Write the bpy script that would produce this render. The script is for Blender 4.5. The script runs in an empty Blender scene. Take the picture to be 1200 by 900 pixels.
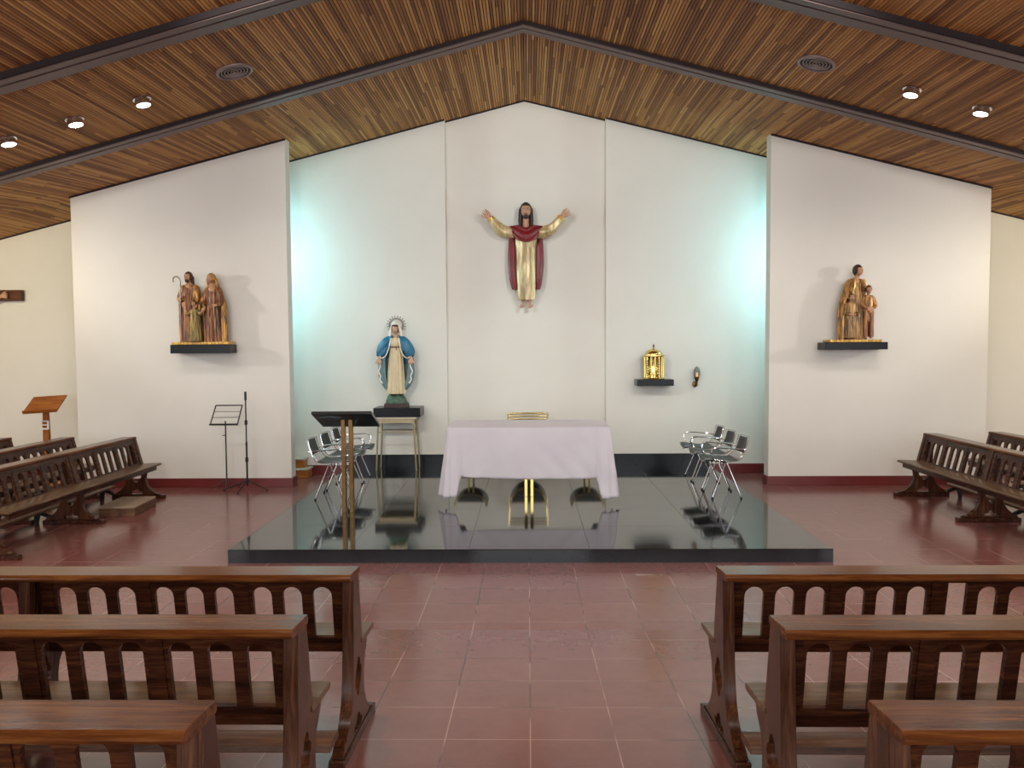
import bpy, math, random
from mathutils import Vector, Matrix, Euler
from mathutils.geometry import tessellate_polygon
PI = math.pi
random.seed(7)
COL = bpy.context.scene.collection
SC = bpy.context.scene

# ------------------------------------------------------------------ mesh builder
class MB:
    def __init__(s): s.v = []; s.f = []
    def add(s, vs, fs):
        o = len(s.v); s.v += [tuple(v) for v in vs]; s.f += [tuple(i + o for i in f) for f in fs]; return s
    def box(s, x0, x1, y0, y1, z0, z1, M=None):
        vs = [Vector((x, y, z)) for x in (x0, x1) for y in (y0, y1) for z in (z0, z1)]
        if M is not None: vs = [M @ v for v in vs]
        return s.add(vs, [(0, 1, 3, 2), (4, 6, 7, 5), (0, 4, 5, 1), (2, 3, 7, 6), (0, 2, 6, 4), (1, 5, 7, 3)])
    def loft(s, rings, cap=True, closed=True):
        n = len(rings[0]); fs = []; m = len(rings)
        for i in range(m - 1):
            for j in range(n if closed else n - 1):
                k = (j + 1) % n
                fs.append((i * n + j, i * n + k, (i + 1) * n + k, (i + 1) * n + j))
        if cap: fs += [tuple(range(n))[::-1], tuple(range((m - 1) * n, m * n))]
        return s.add([p for r in rings for p in r], fs)
    def tube(s, path, r, n=8, r2=None, flat=1.0, cap=True, up=None):
        P = [Vector(p) for p in path]; m = len(P)
        R = r if isinstance(r, (list, tuple)) else [r + ((r2 if r2 is not None else r) - r) * i / (m - 1) for i in range(m)]
        rings = []; t0 = (P[1] - P[0]).normalized()
        u = Vector(up) if up is not None else (Vector((0, 0, 1)) if abs(t0.z) < .9 else Vector((0, 1, 0)))
        for i in range(m):
            t = ((P[min(i + 1, m - 1)] - P[i]).normalized() + (P[i] - P[max(i - 1, 0)]).normalized())
            t = t.normalized() if t.length > 1e-6 else t0
            a = t.cross(u)
            if a.length < 1e-4: a = t.cross(Vector((1, 0, 0)))
            a.normalize(); b = a.cross(t).normalized(); u = b
            rings.append([P[i] + a * (math.cos(2 * PI * k / n) * R[i]) + b * (math.sin(2 * PI * k / n) * R[i] * flat) for k in range(n)])
        return s.loft(rings, cap)
    def cyl(s, p0, p1, r, r2=None, n=20): return s.tube([p0, p1], r, n, r2)
    def capsule(s, p0, p1, r0, r1=None, n=14):
        r1 = r0 if r1 is None else r1; p0 = Vector(p0); p1 = Vector(p1); d = p1 - p0; t = d.normalized() if d.length > 1e-7 else Vector((0, 0, 1))
        pts = []; rr = []
        for k in range(5):
            a = PI / 2 * k / 5; pts.append(p0 - t * r0 * math.cos(a)); rr.append(max(r0 * math.sin(a), r0 * .08))
        pts.append(p0); rr.append(r0); pts.append(p1 + t * 1e-4); rr.append(r1)
        for k in range(1, 6):
            a = PI / 2 * (1 - k / 5); pts.append(p1 + t * r1 * math.cos(a)); rr.append(max(r1 * math.sin(a), r1 * .08))
        return s.tube(pts, rr, n)
    def lathe(s, prof, cx=0, cy=0, n=32, cap=True):
        return s.loft([[(cx + r * math.cos(2 * PI * k / n), cy + r * math.sin(2 * PI * k / n), z) for k in range(n)] for r, z in prof], cap)
    def ell(s, c, r, n=20, m=12, fn=None, M=None):
        c = Vector(c); vs = []; fs = []
        for i in range(m + 1):
            for j in range(n):
                a = PI * i / m; b = 2 * PI * j / n
                d = Vector((math.sin(a) * math.cos(b), math.sin(a) * math.sin(b), math.cos(a)))
                p = Vector((d.x * r[0], d.y * r[1], d.z * r[2]))
                if fn: p = fn(d, p)
                if M is not None: p = M @ p
                vs.append(c + p)
        for i in range(m):
            for j in range(n):
                k = (j + 1) % n; fs.append((i * n + j, (i + 1) * n + j, (i + 1) * n + k, i * n + k))
        return s.add(vs, fs)
    def prism(s, outer, holes, a0, a1, axis='x'):
        # 2-D outline (u,z) extruded along axis
        loops = [outer] + list(holes)
        tri = tessellate_polygon([[Vector((p[0], p[1], 0)) for p in l] for l in loops])
        flat = [p for l in loops for p in l]; n = len(flat)
        def mk(a, p): return (a, p[0], p[1]) if axis == 'x' else ((p[0], a, p[1]) if axis == 'y' else (p[0], p[1], a))
        vs = [mk(a0, p) for p in flat] + [mk(a1, p) for p in flat]
        fs = [t for t in tri] + [tuple(i + n for i in reversed(t)) for t in tri]
        o = 0
        for l in loops:
            m = len(l)
            for i in range(m):
                j = (i + 1) % m; fs.append((o + i, o + j, n + o + j, n + o + i))
            o += m
        return s.add(vs, fs)

def obj(name, mb, mat, parent=None, smooth=35, bevel=0, remesh=0, subsurf=0, kind=None, thick=0):
    me = bpy.data.meshes.new(name); me.from_pydata(mb.v, [], mb.f); me.validate()
    import bmesh
    bm = bmesh.new(); bm.from_mesh(me); bmesh.ops.remove_doubles(bm, verts=bm.verts, dist=1e-6)
    bmesh.ops.recalc_face_normals(bm, faces=bm.faces); bm.to_mesh(me); bm.free()
    me.materials.append(mat)
    if smooth:
        me.polygons.foreach_set('use_smooth', [True] * len(me.polygons)); me.set_sharp_from_angle(angle=math.radians(smooth))
    o = bpy.data.objects.new(name, me); COL.objects.link(o)
    if parent is not None: o.parent = parent
    if thick: m = o.modifiers.new('t', 'SOLIDIFY'); m.thickness = thick; m.offset = 0
    if remesh:
        m = o.modifiers.new('r', 'REMESH'); m.mode = 'VOXEL'; m.voxel_size = remesh; m.use_smooth_shade = True
        m = o.modifiers.new('s', 'SMOOTH'); m.factor = .6; m.iterations = 3
    if bevel:
        m = o.modifiers.new('b', 'BEVEL'); m.width = bevel; m.segments = 2; m.limit_method = 'ANGLE'; m.angle_limit = math.radians(50)
        m.harden_normals = False
    if subsurf: m = o.modifiers.new('ss', 'SUBSURF'); m.levels = m.render_levels = subsurf
    if kind: o['kind'] = kind
    return o

def thing(name, label, cat, loc=(0, 0, 0), rz=0, group=None, rx=0):
    o = bpy.data.objects.new(name, None); COL.objects.link(o); o.empty_display_size = .1
    o.location = loc; o.rotation_euler = (rx, 0, rz); o['label'] = label; o['category'] = cat
    if group: o['group'] = group
    return o
def tag(o, label, cat, group=None):
    o['label'] = label; o['category'] = cat
    if group: o['group'] = group
    return o
def kids(o): return [c for c in ALL_KIDS.get(o.name, [])]
def children_of(o): return [c for c in bpy.data.objects if c.parent == o]
def copy_tree(o, parent=None):
    c = o.copy(); COL.objects.link(c)
    if parent is not None: c.parent = parent
    for ch in children_of(o): copy_tree(ch, c)
    return c
def dup(root, label, loc, rz=0, group=None, rx=0):
    c = copy_tree(root); c.location = loc; c.rotation_euler = (rx, 0, rz); c['label'] = label
    if group: c['group'] = group
    return c

# ------------------------------------------------------------------ materials
def srgb(r, g, b):
    f = lambda c: (c / 255 / 12.92) if c / 255 <= .04045 else ((c / 255 + .055) / 1.055) ** 2.4
    return (f(r), f(g), f(b), 1)
class NT:
    def __init__(s, name):
        s.m = bpy.data.materials.new(name); s.m.use_nodes = True; s.t = s.m.node_tree
        s.b = s.t.nodes['Principled BSDF']
    def n(s, typ, **k):
        x = s.t.nodes.new(typ)
        for a, b in k.items(): setattr(x, a, b)
        return x
    def l(s, a, b): s.t.links.new(a, b)
    def setv(s, **k):
        for a, b in k.items(): s.b.inputs[a.replace('_', ' ')].default_value = b
    def coord(s, scale=(1, 1, 1), loc=(0, 0, 0), rot=(0, 0, 0)):
        c = s.n('ShaderNodeTexCoord'); m = s.n('ShaderNodeMapping'); s.l(c.outputs['Object'], m.inputs[0])
        m.inputs['Scale'].default_value = scale; m.inputs['Location'].default_value = loc; m.inputs['Rotation'].default_value = rot
        return m.outputs[0]
    def noise(s, vec, scale, detail=4, rough=.5, dist=0):
        x = s.n('ShaderNodeTexNoise'); s.l(vec, x.inputs['Vector']); x.inputs['Scale'].default_value = scale
        x.inputs['Detail'].default_value = detail; x.inputs['Roughness'].default_value = rough; x.inputs['Distortion'].default_value = dist
        return x.outputs['Fac']
    def ramp(s, fac, stops):
        x = s.n('ShaderNodeValToRGB'); s.l(fac, x.inputs[0]); e = x.color_ramp.elements
        while len(e) < len(stops): e.new(.5)
        for i, (p, c) in enumerate(stops): e[i].position = p; e[i].color = c
        return x.outputs[0]
    def mix(s, fac, a, b, typ='MIX'):
        x = s.n('ShaderNodeMix', data_type='RGBA', blend_type=typ)
        for i, v in ((0, fac), (6, a), (7, b)):
            if hasattr(v, 'links') or hasattr(v, 'is_linked'): s.l(v, x.inputs[i])
            else: x.inputs[i].default_value = v
        return x.outputs[2]
    def math(s, op, a, b=0, c=0):
        x = s.n('ShaderNodeMath', operation=op)
        for i, v in enumerate((a, b, c)):
            if hasattr(v, 'is_linked'): s.l(v, x.inputs[i])
            else: x.inputs[i].default_value = v
        return x.outputs[0]
    def bump(s, h, strength, dist=.01):
        x = s.n('ShaderNodeBump'); s.l(h, x.inputs['Height']); x.inputs['Strength'].default_value = strength; x.inputs['Distance'].default_value = dist
        s.l(x.outputs[0], s.b.inputs['Normal'])
def simple(name, col, rough=.5, metal=0, var=.12, scale=12, bump=0, spec=.5, coat=0):
    t = NT(name); v = t.coord()
    n = t.noise(v, scale, 5, .6)
    c2 = tuple(min(1, max(0, x * (1 - var * 2.2))) for x in col[:3]) + (1,)
    t.l(t.ramp(n, [(.3, c2), (.65, col)]), t.b.inputs['Base Color'])
    t.setv(Roughness=rough, Metallic=metal); t.b.inputs['Specular IOR Level'].default_value = spec
    t.b.inputs['Coat Weight'].default_value = coat
    if bump: t.bump(n, bump, .01)
    return t.m
def wood(name, c0, c1, c2, scale=(1.2, 14, 14), rough=.25, coat=.5, fine=60):
    t = NT(name); v = t.coord(scale)
    n = t.noise(v, 2.2, 6, .62, .6); f = t.noise(v, 11, 4, .7)
    s = t.math('ADD', t.math('MULTIPLY', n, .72), t.math('MULTIPLY', f, .28))
    t.l(t.ramp(s, [(.34, c0), (.5, c1), (.66, c2)]), t.b.inputs['Base Color'])
    t.setv(Roughness=rough); t.b.inputs['Coat Weight'].default_value = coat * .12; t.b.inputs['Coat Roughness'].default_value = .10; t.b.inputs['Specular IOR Level'].default_value = .2
    t.bump(s, .12, .004)
    return t.m

M = {}
c0, c1, c2 = srgb(28, 13, 8), srgb(60, 31, 19), srgb(94, 54, 30)
M['pew_x'] = wood('pew_wood_long', c0, c1, c2, (1.1, 13, 13))
M['pew_z'] = wood('pew_wood_upright', c0, srgb(68, 38, 22), srgb(102, 62, 36), (13, 13, 1.1))
M['pew_rail'] = wood('pew_wood_rail', srgb(50, 24, 11), srgb(88, 47, 21), srgb(120, 74, 34), (.9, 12, 12), .2, .6)
M['pew_rail'].node_tree.nodes['Principled BSDF'].inputs['Specular IOR Level'].default_value = .1; M['pew_rail'].node_tree.nodes['Principled BSDF'].inputs['Coat Weight'].default_value = .06
M['pew_seat'] = wood('pew_wood_seat', srgb(62, 42, 28), srgb(96, 70, 48), srgb(124, 98, 72), (1.0, 11, 11), .3, .35)
M['pew_kneel'] = wood('pew_wood_kneeler', srgb(60, 36, 24), srgb(92, 60, 42), srgb(124, 92, 68), (1.0, 11, 11), .4, .2)
M['steps'] = wood('steps_wood', srgb(150, 84, 36), srgb(184, 112, 56), srgb(204, 138, 80), (2, 10, 10), .4, .2)
M['steptop'] = simple('steps_top_carpet', srgb(196, 178, 158), .8)
M['ambo'] = wood('ambo_wood', srgb(112, 58, 20), srgb(146, 84, 32), srgb(172, 108, 48), (1.5, 10, 10), .35, .2)
M['ambo_z'] = wood('ambo_wood_upright', srgb(112, 58, 20), srgb(146, 84, 32), srgb(172, 108, 48), (10, 10, 1.5), .35, .2)
M['cross'] = wood('crucifix_wood', srgb(62, 34, 18), srgb(88, 52, 30), srgb(108, 68, 42), (1.5, 10, 10), .5, .1)
M['skin'] = simple('painted_flesh', srgb(196, 150, 120), .45, var=.06, scale=9)
M['skin_pale'] = simple('painted_pale_flesh', srgb(206, 158, 128), .45, var=.05, scale=9)
M['skin_wood'] = simple('worn_painted_flesh', srgb(200, 150, 112), .5, var=.12, scale=25)
M['hair_dark'] = simple('painted_dark_hair', srgb(40, 30, 26), .45, var=.2, scale=40, bump=.3)
M['hair_brown'] = simple('painted_brown_hair', srgb(62, 42, 30), .5, var=.2, scale=40, bump=.3)
M['red'] = simple('dark_red_painted_cloak', srgb(128, 32, 36), .38, var=.16, scale=7)
M['white_eye'] = simple('painted_eye', srgb(226, 218, 206), .3, var=.02)
M['iris'] = simple('painted_iris', srgb(40, 24, 16), .3, var=.02)
M['lips'] = simple('painted_lips', srgb(160, 86, 76), .4, var=.05)
M['blue'] = simple('painted_blue_mantle', srgb(38, 112, 146), .42, var=.12, scale=6)
M['blue_grey'] = simple('painted_grey_blue_lining', srgb(112, 142, 144), .5, var=.12, scale=6)
M['cream'] = simple('painted_cream_gown', srgb(222, 204, 164), .45, var=.08, scale=6)
M['white_veil'] = simple('painted_white_veil', srgb(238, 230, 214), .45, var=.03, scale=6)
M['belt'] = simple('painted_sash', srgb(120, 98, 70), .5)
M['rock'] = simple('painted_green_globe', srgb(82, 112, 88), .5, var=.25, scale=16, bump=.3)
M['snake'] = simple('painted_snake', srgb(60, 52, 30), .4, var=.3, scale=50)
M['plinth'] = simple('brown_statue_plinth', srgb(66, 44, 36), .5, var=.15)
M['halo'] = simple('tarnished_silver_halo', srgb(132, 124, 116), .35, .85, var=.2, scale=40)
def gilt(name, dark, mid, gold, sc=(26, 26, 3), metal=.55, rough=.38):
    t = NT(name); v = t.coord(sc); n = t.noise(v, 1.6, 5, .65, .4)
    t.l(t.ramp(n, [(.33, dark), (.47, mid), (.58, gold)]), t.b.inputs['Base Color'])
    t.l(t.ramp(n, [(.42, (0, 0, 0, 1)), (.62, (metal,) * 3 + (1,))]), t.b.inputs['Metallic'])
    t.setv(Roughness=rough); t.bump(n, .15, .004); return t.m
M['gilt'] = gilt('worn_gilded_wood', srgb(62, 38, 22), srgb(130, 88, 44), srgb(206, 150, 72))
M['gilt_red'] = gilt('worn_gilded_red_wood', srgb(60, 30, 24), srgb(106, 64, 44), srgb(166, 112, 66))
M['gilt_green'] = gilt('worn_gilded_green_wood', srgb(70, 56, 24), srgb(124, 104, 50), srgb(164, 138, 76))
M['gilt_gold'] = gilt('bright_gilding', srgb(140, 96, 36), srgb(196, 146, 60), srgb(232, 190, 100), metal=.8, rough=.3)
M['gilt_bronze'] = gilt('bronzed_wood', srgb(56, 40, 26), srgb(110, 80, 46), srgb(176, 136, 80))
M['gold_robe'] = gilt('gold_painted_robe', srgb(150, 126, 84), srgb(182, 158, 110), srgb(214, 194, 148), (9, 9, 1.6), .45, .36)
M['brass'] = simple('polished_brass', srgb(236, 206, 126), .16, 1, var=.06)
M['brass_dull'] = simple('dull_brass', srgb(138, 104, 60), .32, .9, var=.15, scale=20)
M['brass_pale'] = simple('pale_brass', srgb(206, 186, 132), .25, .9, var=.08)
M['champagne'] = simple('champagne_metal', srgb(176, 158, 124), .35, .7, var=.08)
M['chrome'] = simple('chrome', srgb(214, 214, 216), .12, 1, var=.03)
M['black'] = simple('black_lacquer', srgb(14, 15, 16), .3, var=.1, coat=.3)
M['black_metal'] = simple('black_metal', srgb(22, 22, 24), .45, .3, var=.1)
M['steel_dark'] = simple('dark_steel', srgb(96, 92, 88), .3, .9, var=.1)
M['pad'] = simple('black_vinyl_pad', srgb(42, 46, 46), .5, var=.12, scale=30)
M['seat_pad'] = simple('grey_vinyl_pad', srgb(74, 82, 80), .5, var=.12, scale=30)
M['rubber'] = simple('black_rubber', srgb(12, 12, 12), .7, var=.05)
M['shelf'] = simple('black_granite_shelf', srgb(12, 13, 15), .25, var=.25, scale=60, spec=.3)
M['white_plastic'] = simple('white_plastic', srgb(226, 222, 212), .4, var=.02)
M['ivory'] = simple('ivory_table_top', srgb(206, 198, 176), .4, var=.04)
M['box_beige'] = simple('kneeling_pad_cloth', srgb(150, 126, 104), .85, var=.12, scale=30)
M['box_wood'] = wood('kneeling_box_wood', srgb(70, 44, 32), srgb(104, 74, 54), srgb(126, 94, 70), (2, 10, 10), .5, .1)
M['beam'] = simple('painted_metal_beam', srgb(104, 80, 76), .42, .15, var=.06, scale=3)
M['beam_dark'] = simple('groove_and_shade', srgb(34, 16, 16), .7, var=.05)  # beam grooves, and shade coloured in at roof edge and beam fronts
M['grille'] = simple('vent_metal', srgb(150, 126, 122), .4, .3, var=.08)
M['vent_dark'] = simple('vent_duct_dark', srgb(16, 10, 10), .9, var=.05)
def glow(name, col, st):
    t = NT(name); t.b.inputs['Emission Color'].default_value = col; t.b.inputs['Emission Strength'].default_value = st
    n = t.noise(t.coord(), 5); t.l(t.ramp(n, [(0, col), (1, col)]), t.b.inputs['Base Color']); return t.m
M['lens'] = glow('lit_lamp_lens', (.93, 1, .98, 1), 14)
M['flame'] = glow('lit_vigil_bulb', (1, .42, .22, 1), 2.2)
# white plaster
def plaster(name, col, col2):
    t = NT(name); v = t.coord(); n = t.noise(v, .9, 5, .6); n2 = t.noise(v, 34, 3, .5)
    t.l(t.mix(t.ramp(n, [(.35, (0,) * 3 + (1,)), (.7, (1,) * 3 + (1,))]), col, col2), t.b.inputs['Base Color'])
    t.setv(Roughness=.75); t.b.inputs['Specular IOR Level'].default_value = .3; t.bump(n2, .08, .004); return t.m
M['plaster'] = plaster('white_plaster', srgb(225, 222, 211), srgb(230, 227, 217))
M['plaster_cream'] = plaster('cream_plaster', srgb(226, 214, 196), srgb(230, 220, 202))
M['base_red'] = simple('red_baseboard_tile', srgb(112, 42, 40), .3, var=.1, scale=5)
M['base_black'] = simple('black_granite_skirting', srgb(5, 7, 8), .15, var=.15, scale=40, spec=.25)
# red clay tiles
t = NT('red_clay_tiles'); v = t.coord(loc=(0, -.0358, 0))
br = t.n('ShaderNodeTexBrick'); br.offset = 0; br.squash = 1; t.l(v, br.inputs['Vector'])
for k, x in (('Scale', 1), ('Mortar Size', .0034), ('Mortar Smooth', .2), ('Brick Width', .4), ('Row Height', .4), ('Bias', 0)): br.inputs[k].default_value = x
br.inputs['Color1'].default_value = srgb(114, 68, 62); br.inputs['Color2'].default_value = srgb(128, 82, 74)
w = t.coord(); n = t.noise(w, 1.3, 6, .65); n2 = t.noise(w, 9, 5, .7)
base = t.mix(t.ramp(n, [(.3, (0, 0, 0, 1)), (.7, (1, 1, 1, 1))]), br.outputs['Color'], srgb(124, 72, 66))
base = t.mix(.16, base, t.ramp(n2, [(.35, srgb(98, 50, 46)), (.6, srgb(138, 86, 80))]))
gr = t.ramp(t.noise(w, 1.7, 2, .5), [(.44, srgb(66, 34, 32)), (.56, srgb(172, 134, 122))])
gfac = t.math('MULTIPLY', br.outputs['Fac'], .9)
t.l(t.mix(gfac, base, gr), t.b.inputs['Base Color'])
t.b.inputs['IOR'].default_value = 1.6
rr = t.math('ADD', t.math('MULTIPLY', n2, .12), .13); t.l(rr, t.b.inputs['Roughness'])
t.bump(t.math('SUBTRACT', t.math('MULTIPLY', n, .1), br.outputs['Fac']), .12, .002)
M['tiles'] = t.m
# black polished granite slabs
t = NT('black_granite_slabs'); v = t.coord(loc=(.5547, -8.12 + .833 * 4, 0))
br = t.n('ShaderNodeTexBrick'); br.offset = 0; t.l(v, br.inputs['Vector'])
for k, x in (('Scale', 1), ('Mortar Size', .003), ('Mortar Smooth', .1), ('Brick Width', 1.1095), ('Row Height', .833), ('Bias', 0)): br.inputs[k].default_value = x
br.inputs['Color1'].default_value = srgb(12, 15, 17); br.inputs['Color2'].default_value = srgb(17, 20, 22); br.inputs['Mortar'].default_value = srgb(8, 8, 9)
n = t.noise(t.coord(), 70, 4, .7); n2 = t.noise(t.coord(), 1.6, 5, .6)
t.b.inputs['Coat Weight'].default_value = .25; t.b.inputs['Coat Roughness'].default_value = .03
t.l(t.mix(.25, br.outputs['Color'], t.ramp(n, [(.4, srgb(6, 8, 10)), (.7, srgb(26, 30, 32))])), t.b.inputs['Base Color'])
t.l(t.math('ADD', t.math('ADD', t.math('MULTIPLY', n2, .06), .045), t.math('MULTIPLY', br.outputs['Fac'], .4)), t.b.inputs['Roughness'])
t.b.inputs['IOR'].default_value = 1.52
M['granite'] = t.m
# ceiling slats
PITCH = .034
t = NT('ceiling_wood_slats')
c = t.n('ShaderNodeTexCoord'); sp = t.n('ShaderNodeSeparateXYZ'); t.l(c.outputs['Object'], sp.inputs[0])
u = t.math('FLOOR', t.math('DIVIDE', t.math('ADD', sp.outputs[0], 40.0313), PITCH / 1.031))
wn = t.n('ShaderNodeTexWhiteNoise', noise_dimensions='1D'); t.l(u, wn.inputs['W'])
sy = t.math('FLOOR', t.math('ADD', t.math('DIVIDE', sp.outputs[1], 1.9), t.math('MULTIPLY', wn.outputs[0], 7)))
cb = t.n('ShaderNodeCombineXYZ'); t.l(u, cb.inputs[0]); t.l(sy, cb.inputs[1])
wn2 = t.n('ShaderNodeTexWhiteNoise', noise_dimensions='2D'); t.l(cb.outputs[0], wn2.inputs['Vector'])
g = t.noise(t.coord((30, 1.2, 30)), 1.3, 5, .65)
s_ = t.math('ADD', t.math('MULTIPLY', wn2.outputs[0], .62), t.math('MULTIPLY', g, .38))
t.l(t.ramp(s_, [(.12, srgb(112, 70, 48)), (.4, srgb(156, 108, 64)), (.62, srgb(186, 132, 76)), (.9, srgb(214, 166, 104))]), t.b.inputs['Base Color'])
t.setv(Roughness=.6); t.b.inputs['Specular IOR Level'].default_value = .2
M['slat'] = t.m
M['ceil_back'] = simple('ceiling_dark_backing', srgb(20, 11, 8), .9, var=.1)
# cloth
t = NT('white_altar_cloth'); v = t.coord(); n = t.noise(v, 2.5, 5, .6); f = t.noise(v, 160, 2, .5)
t.l(t.ramp(n, [(.3, srgb(234, 228, 236)), (.7, srgb(242, 238, 243))]), t.b.inputs['Base Color']); t.setv(Roughness=.8)
t.bump(f, .1, .001)
tr = t.n('ShaderNodeBsdfTranslucent'); tr.inputs[0].default_value = srgb(246, 240, 244); mx = t.n('ShaderNodeMixShader'); mx.inputs[0].default_value = .2
t.l(t.b.outputs[0], mx.inputs[1]); t.l(tr.outputs[0], mx.inputs[2]); t.l(mx.outputs[0], t.t.nodes['Material Output'].inputs[0]); M['cloth'] = t.m
# glass shade
t = NT('clear_glass_shade'); t.setv(Roughness=.12); t.b.inputs['Transmission Weight'].default_value = .85; t.b.inputs['IOR'].default_value = 1.3
t.l(t.ramp(t.noise(t.coord(), 8), [(0, srgb(206, 210, 206)), (1, srgb(216, 220, 216))]), t.b.inputs['Base Color']); M['glass'] = t.m

# ------------------------------------------------------------------ dimensions (metres)
ZA, SL, RX = 5.7106, .2511, -.0313      # ridge height, slope, ridge x
DW, DB, DN = 11.126, 12.184, 12.30      # wing wall front, back wall, niche back
HD, DF, DL, DR = .125, 7.187, -2.781, 2.765
NL, NR = -1.243, 1.195
YB, RS = 5.48, .0808
ENDX = 10.5
def slope(y):
    if y >= DB: return SL
    if y >= DW: return SL
    if y >= 9.6: return SL + (.270 - SL) * (DW - y) / (DW - 9.6)
    return .270
def roof(x, y=12.2): return ZA - slope(y) * abs(x - RX)
def ground(y): return RS * (YB - y) if y < YB else 0.0

# ---- floor
mb = MB(); Y0 = -5
mb.add([(-ENDX, YB, 0), (ENDX, YB, 0), (ENDX, 12.6, 0), (-ENDX, 12.6, 0), (-ENDX, Y0, ground(Y0)), (ENDX, Y0, ground(Y0)),
        (-ENDX, Y0, -.3), (ENDX, Y0, -.3), (ENDX, 12.6, -.3), (-ENDX, 12.6, -.3)],
       [(0, 1, 2, 3), (4, 5, 1, 0), (6, 9, 8, 7), (4, 6, 7, 5), (2, 8, 9, 3), (0, 3, 9, 6, 4), (1, 5, 7, 8, 2)])
obj('floor', mb, M['tiles'], smooth=0, kind='structure')
# ---- dais
mb = MB(); mb.box(DL, DR, DF, DB + .0, -.05, HD); obj('platform', mb, M['granite'], smooth=0, bevel=.006, kind='structure')
# ---- back wall with niche
def wallpoly(mb, pts, y0, y1): mb.prism(pts, [], y0, y1, 'y')
mb = MB()
wallpoly(mb, [(-ENDX, -.1), (NL, -.1), (NL, roof(NL) + .02), (-ENDX, roof(-ENDX) + .02)], DB, DN + .2)
wallpoly(mb, [(NR, -.1), (ENDX, -.1), (ENDX, roof(ENDX) + .02), (NR, roof(NR) + .02)], DB, DN + .2)
wallpoly(mb, [(NL, -.1), (NR, -.1), (NR, roof(NR) + .02), (RX, ZA + .02), (NL, roof(NL) + .02)], DN, DN + .2)
obj('wall_back', mb, M['plaster'], smooth=0, kind='structure')
# ---- wing walls
for nm, x0, x1 in (('wall_left_wing', -6.401, -3.357), ('wall_right_wing', 3.354, 6.361)):
    mb = MB(); wallpoly(mb, [(x0, -.05), (x1, -.05), (x1, roof(x1, DW) + .01), (x0, roof(x0, DW) + .01)], DW, DW + .2)
    obj(nm, mb, M['plaster'], smooth=0, bevel=.008, kind='structure')
# ---- side walls with tall window openings outside the frame
for nm, s in (('wall_left', -1), ('wall_right', 1)):
    mb = MB(); x = s * ENDX; top = roof(ENDX) + .1
    holes = [[(y0, 1.5), (y0 + 1.6, 1.5), (y0 + 1.6, 2.7), (y0, 2.7)] for y0 in (-2.6, .2, 3.0, 5.8, 8.6)]
    mb.prism([(Y0, -.1), (12.5, -.1), (12.5, top), (Y0, top)], holes, x, x + s * .25, 'x')
    obj(nm, mb, M['plaster'], smooth=0, kind='structure')
# ---- baseboards
def base(nm, x0, x1, y, h, mat, z=0, t=.018): 
    mb = MB(); mb.box(x0, x1, y - t, y + .002, z, z + h); return obj(nm, mb, mat, smooth=0, bevel=.003, kind='structure')
base('baseboard_left_wing', -6.401, -3.339, DW, .13, M['base_red'])
base('baseboard_right_wing', 3.336, 6.361, DW, .13, M['base_red'])
for nm, x0, x1 in (('baseboard_left_return', -3.359, -3.339), ('baseboard_right_return', 3.336, 3.356)):
    mb = MB(); mb.box(x0, x1, DW + .001, DW + .2, 0, .13); obj(nm, mb, M['base_red'], smooth=0, kind='structure')
base('baseboard_back_left', -ENDX, DL - .002, DB, .15, M['base_red'])
base('baseboard_back_right', DR + .002, ENDX, DB, .15, M['base_red'])
mb = MB(); mb.box(DL, NL, DB - .02, DB + .002, HD - .02, HD + .185); mb.box(NR, DR, DB - .02, DB + .002, HD - .02, HD + .185)
mb.box(NL - .01, NR + .01, DB - .02, DN + .002, HD - .02, HD + .185)
obj('baseboard_back_middle', mb, M['base_black'], smooth=0, bevel=.003, kind='structure')

# ---- ceiling: dark backing plus individual slats
CY0 = -5
mb = MB(); YS = [DN + .2, DB, DW, 9.6, CY0]
ang = math.atan(.27); px = PITCH / 1.031
for s in (-1, 1):
    k = 0
    while k * px < ENDX + .2:
        a, b = RX + s * (k * px + .0042), RX + s * ((k + 1) * px - .0042)
        rings = [[(a, y, roof(a, y)), (b, y, roof(b, y)), (b, y, roof(b, y) + .014), (a, y, roof(a, y) + .014)] for y in YS]
        mb.loft(rings, True); k += 1
ceil = obj('ceiling', mb, M['slat'], smooth=0, kind='structure')
mb = MB()
E_ = ENDX + .3
YB_ = [DN + .2, DB, DW, 10.7, 10.3, 9.9, 9.6, CY0]; XB_ = [-E_ + (E_ + RX) * i / 20 for i in range(21)] + [RX + (E_ - RX) * i / 20 for i in range(1, 21)]
mb.loft([[(x, y, roof(x, y) + .0145) for x in XB_] + [(x, y, roof(x, y) + .3) for x in XB_[::-1]] for y in YB_], False)
obj('ceiling_backing', mb, M['ceil_back'], smooth=0, kind='structure')
# dark strips colouring in the shade where the walls meet the roof
def roofstrip(mb, x0, x1, y0, y1, d0, d1):
    for a, b in ((x0, min(x1, RX)), (max(x0, RX), x1)):
        if b - a > 1e-3:
            mb.add([(x, y, roof(x, y) - d) for x in (a, b) for y in (y0, y1) for d in (d1, d0)], [(0, 1, 3, 2), (4, 6, 7, 5), (0, 4, 5, 1), (2, 3, 7, 6), (0, 2, 6, 4), (1, 5, 7, 3)])
mb = MB()
roofstrip(mb, -ENDX, NL, DB - .012, DB, -.02, .022); roofstrip(mb, NR, ENDX, DB - .012, DB, -.02, .022); roofstrip(mb, NL, NR, DN - .012, DN, -.02, .022)
roofstrip(mb, -6.41, -3.35, DW - .012, DW, -.02, .026); roofstrip(mb, 3.35, 6.37, DW - .012, DW, -.02, .026)
obj('trim_3', mb, M['beam_dark'], smooth=0, kind='structure')
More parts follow.
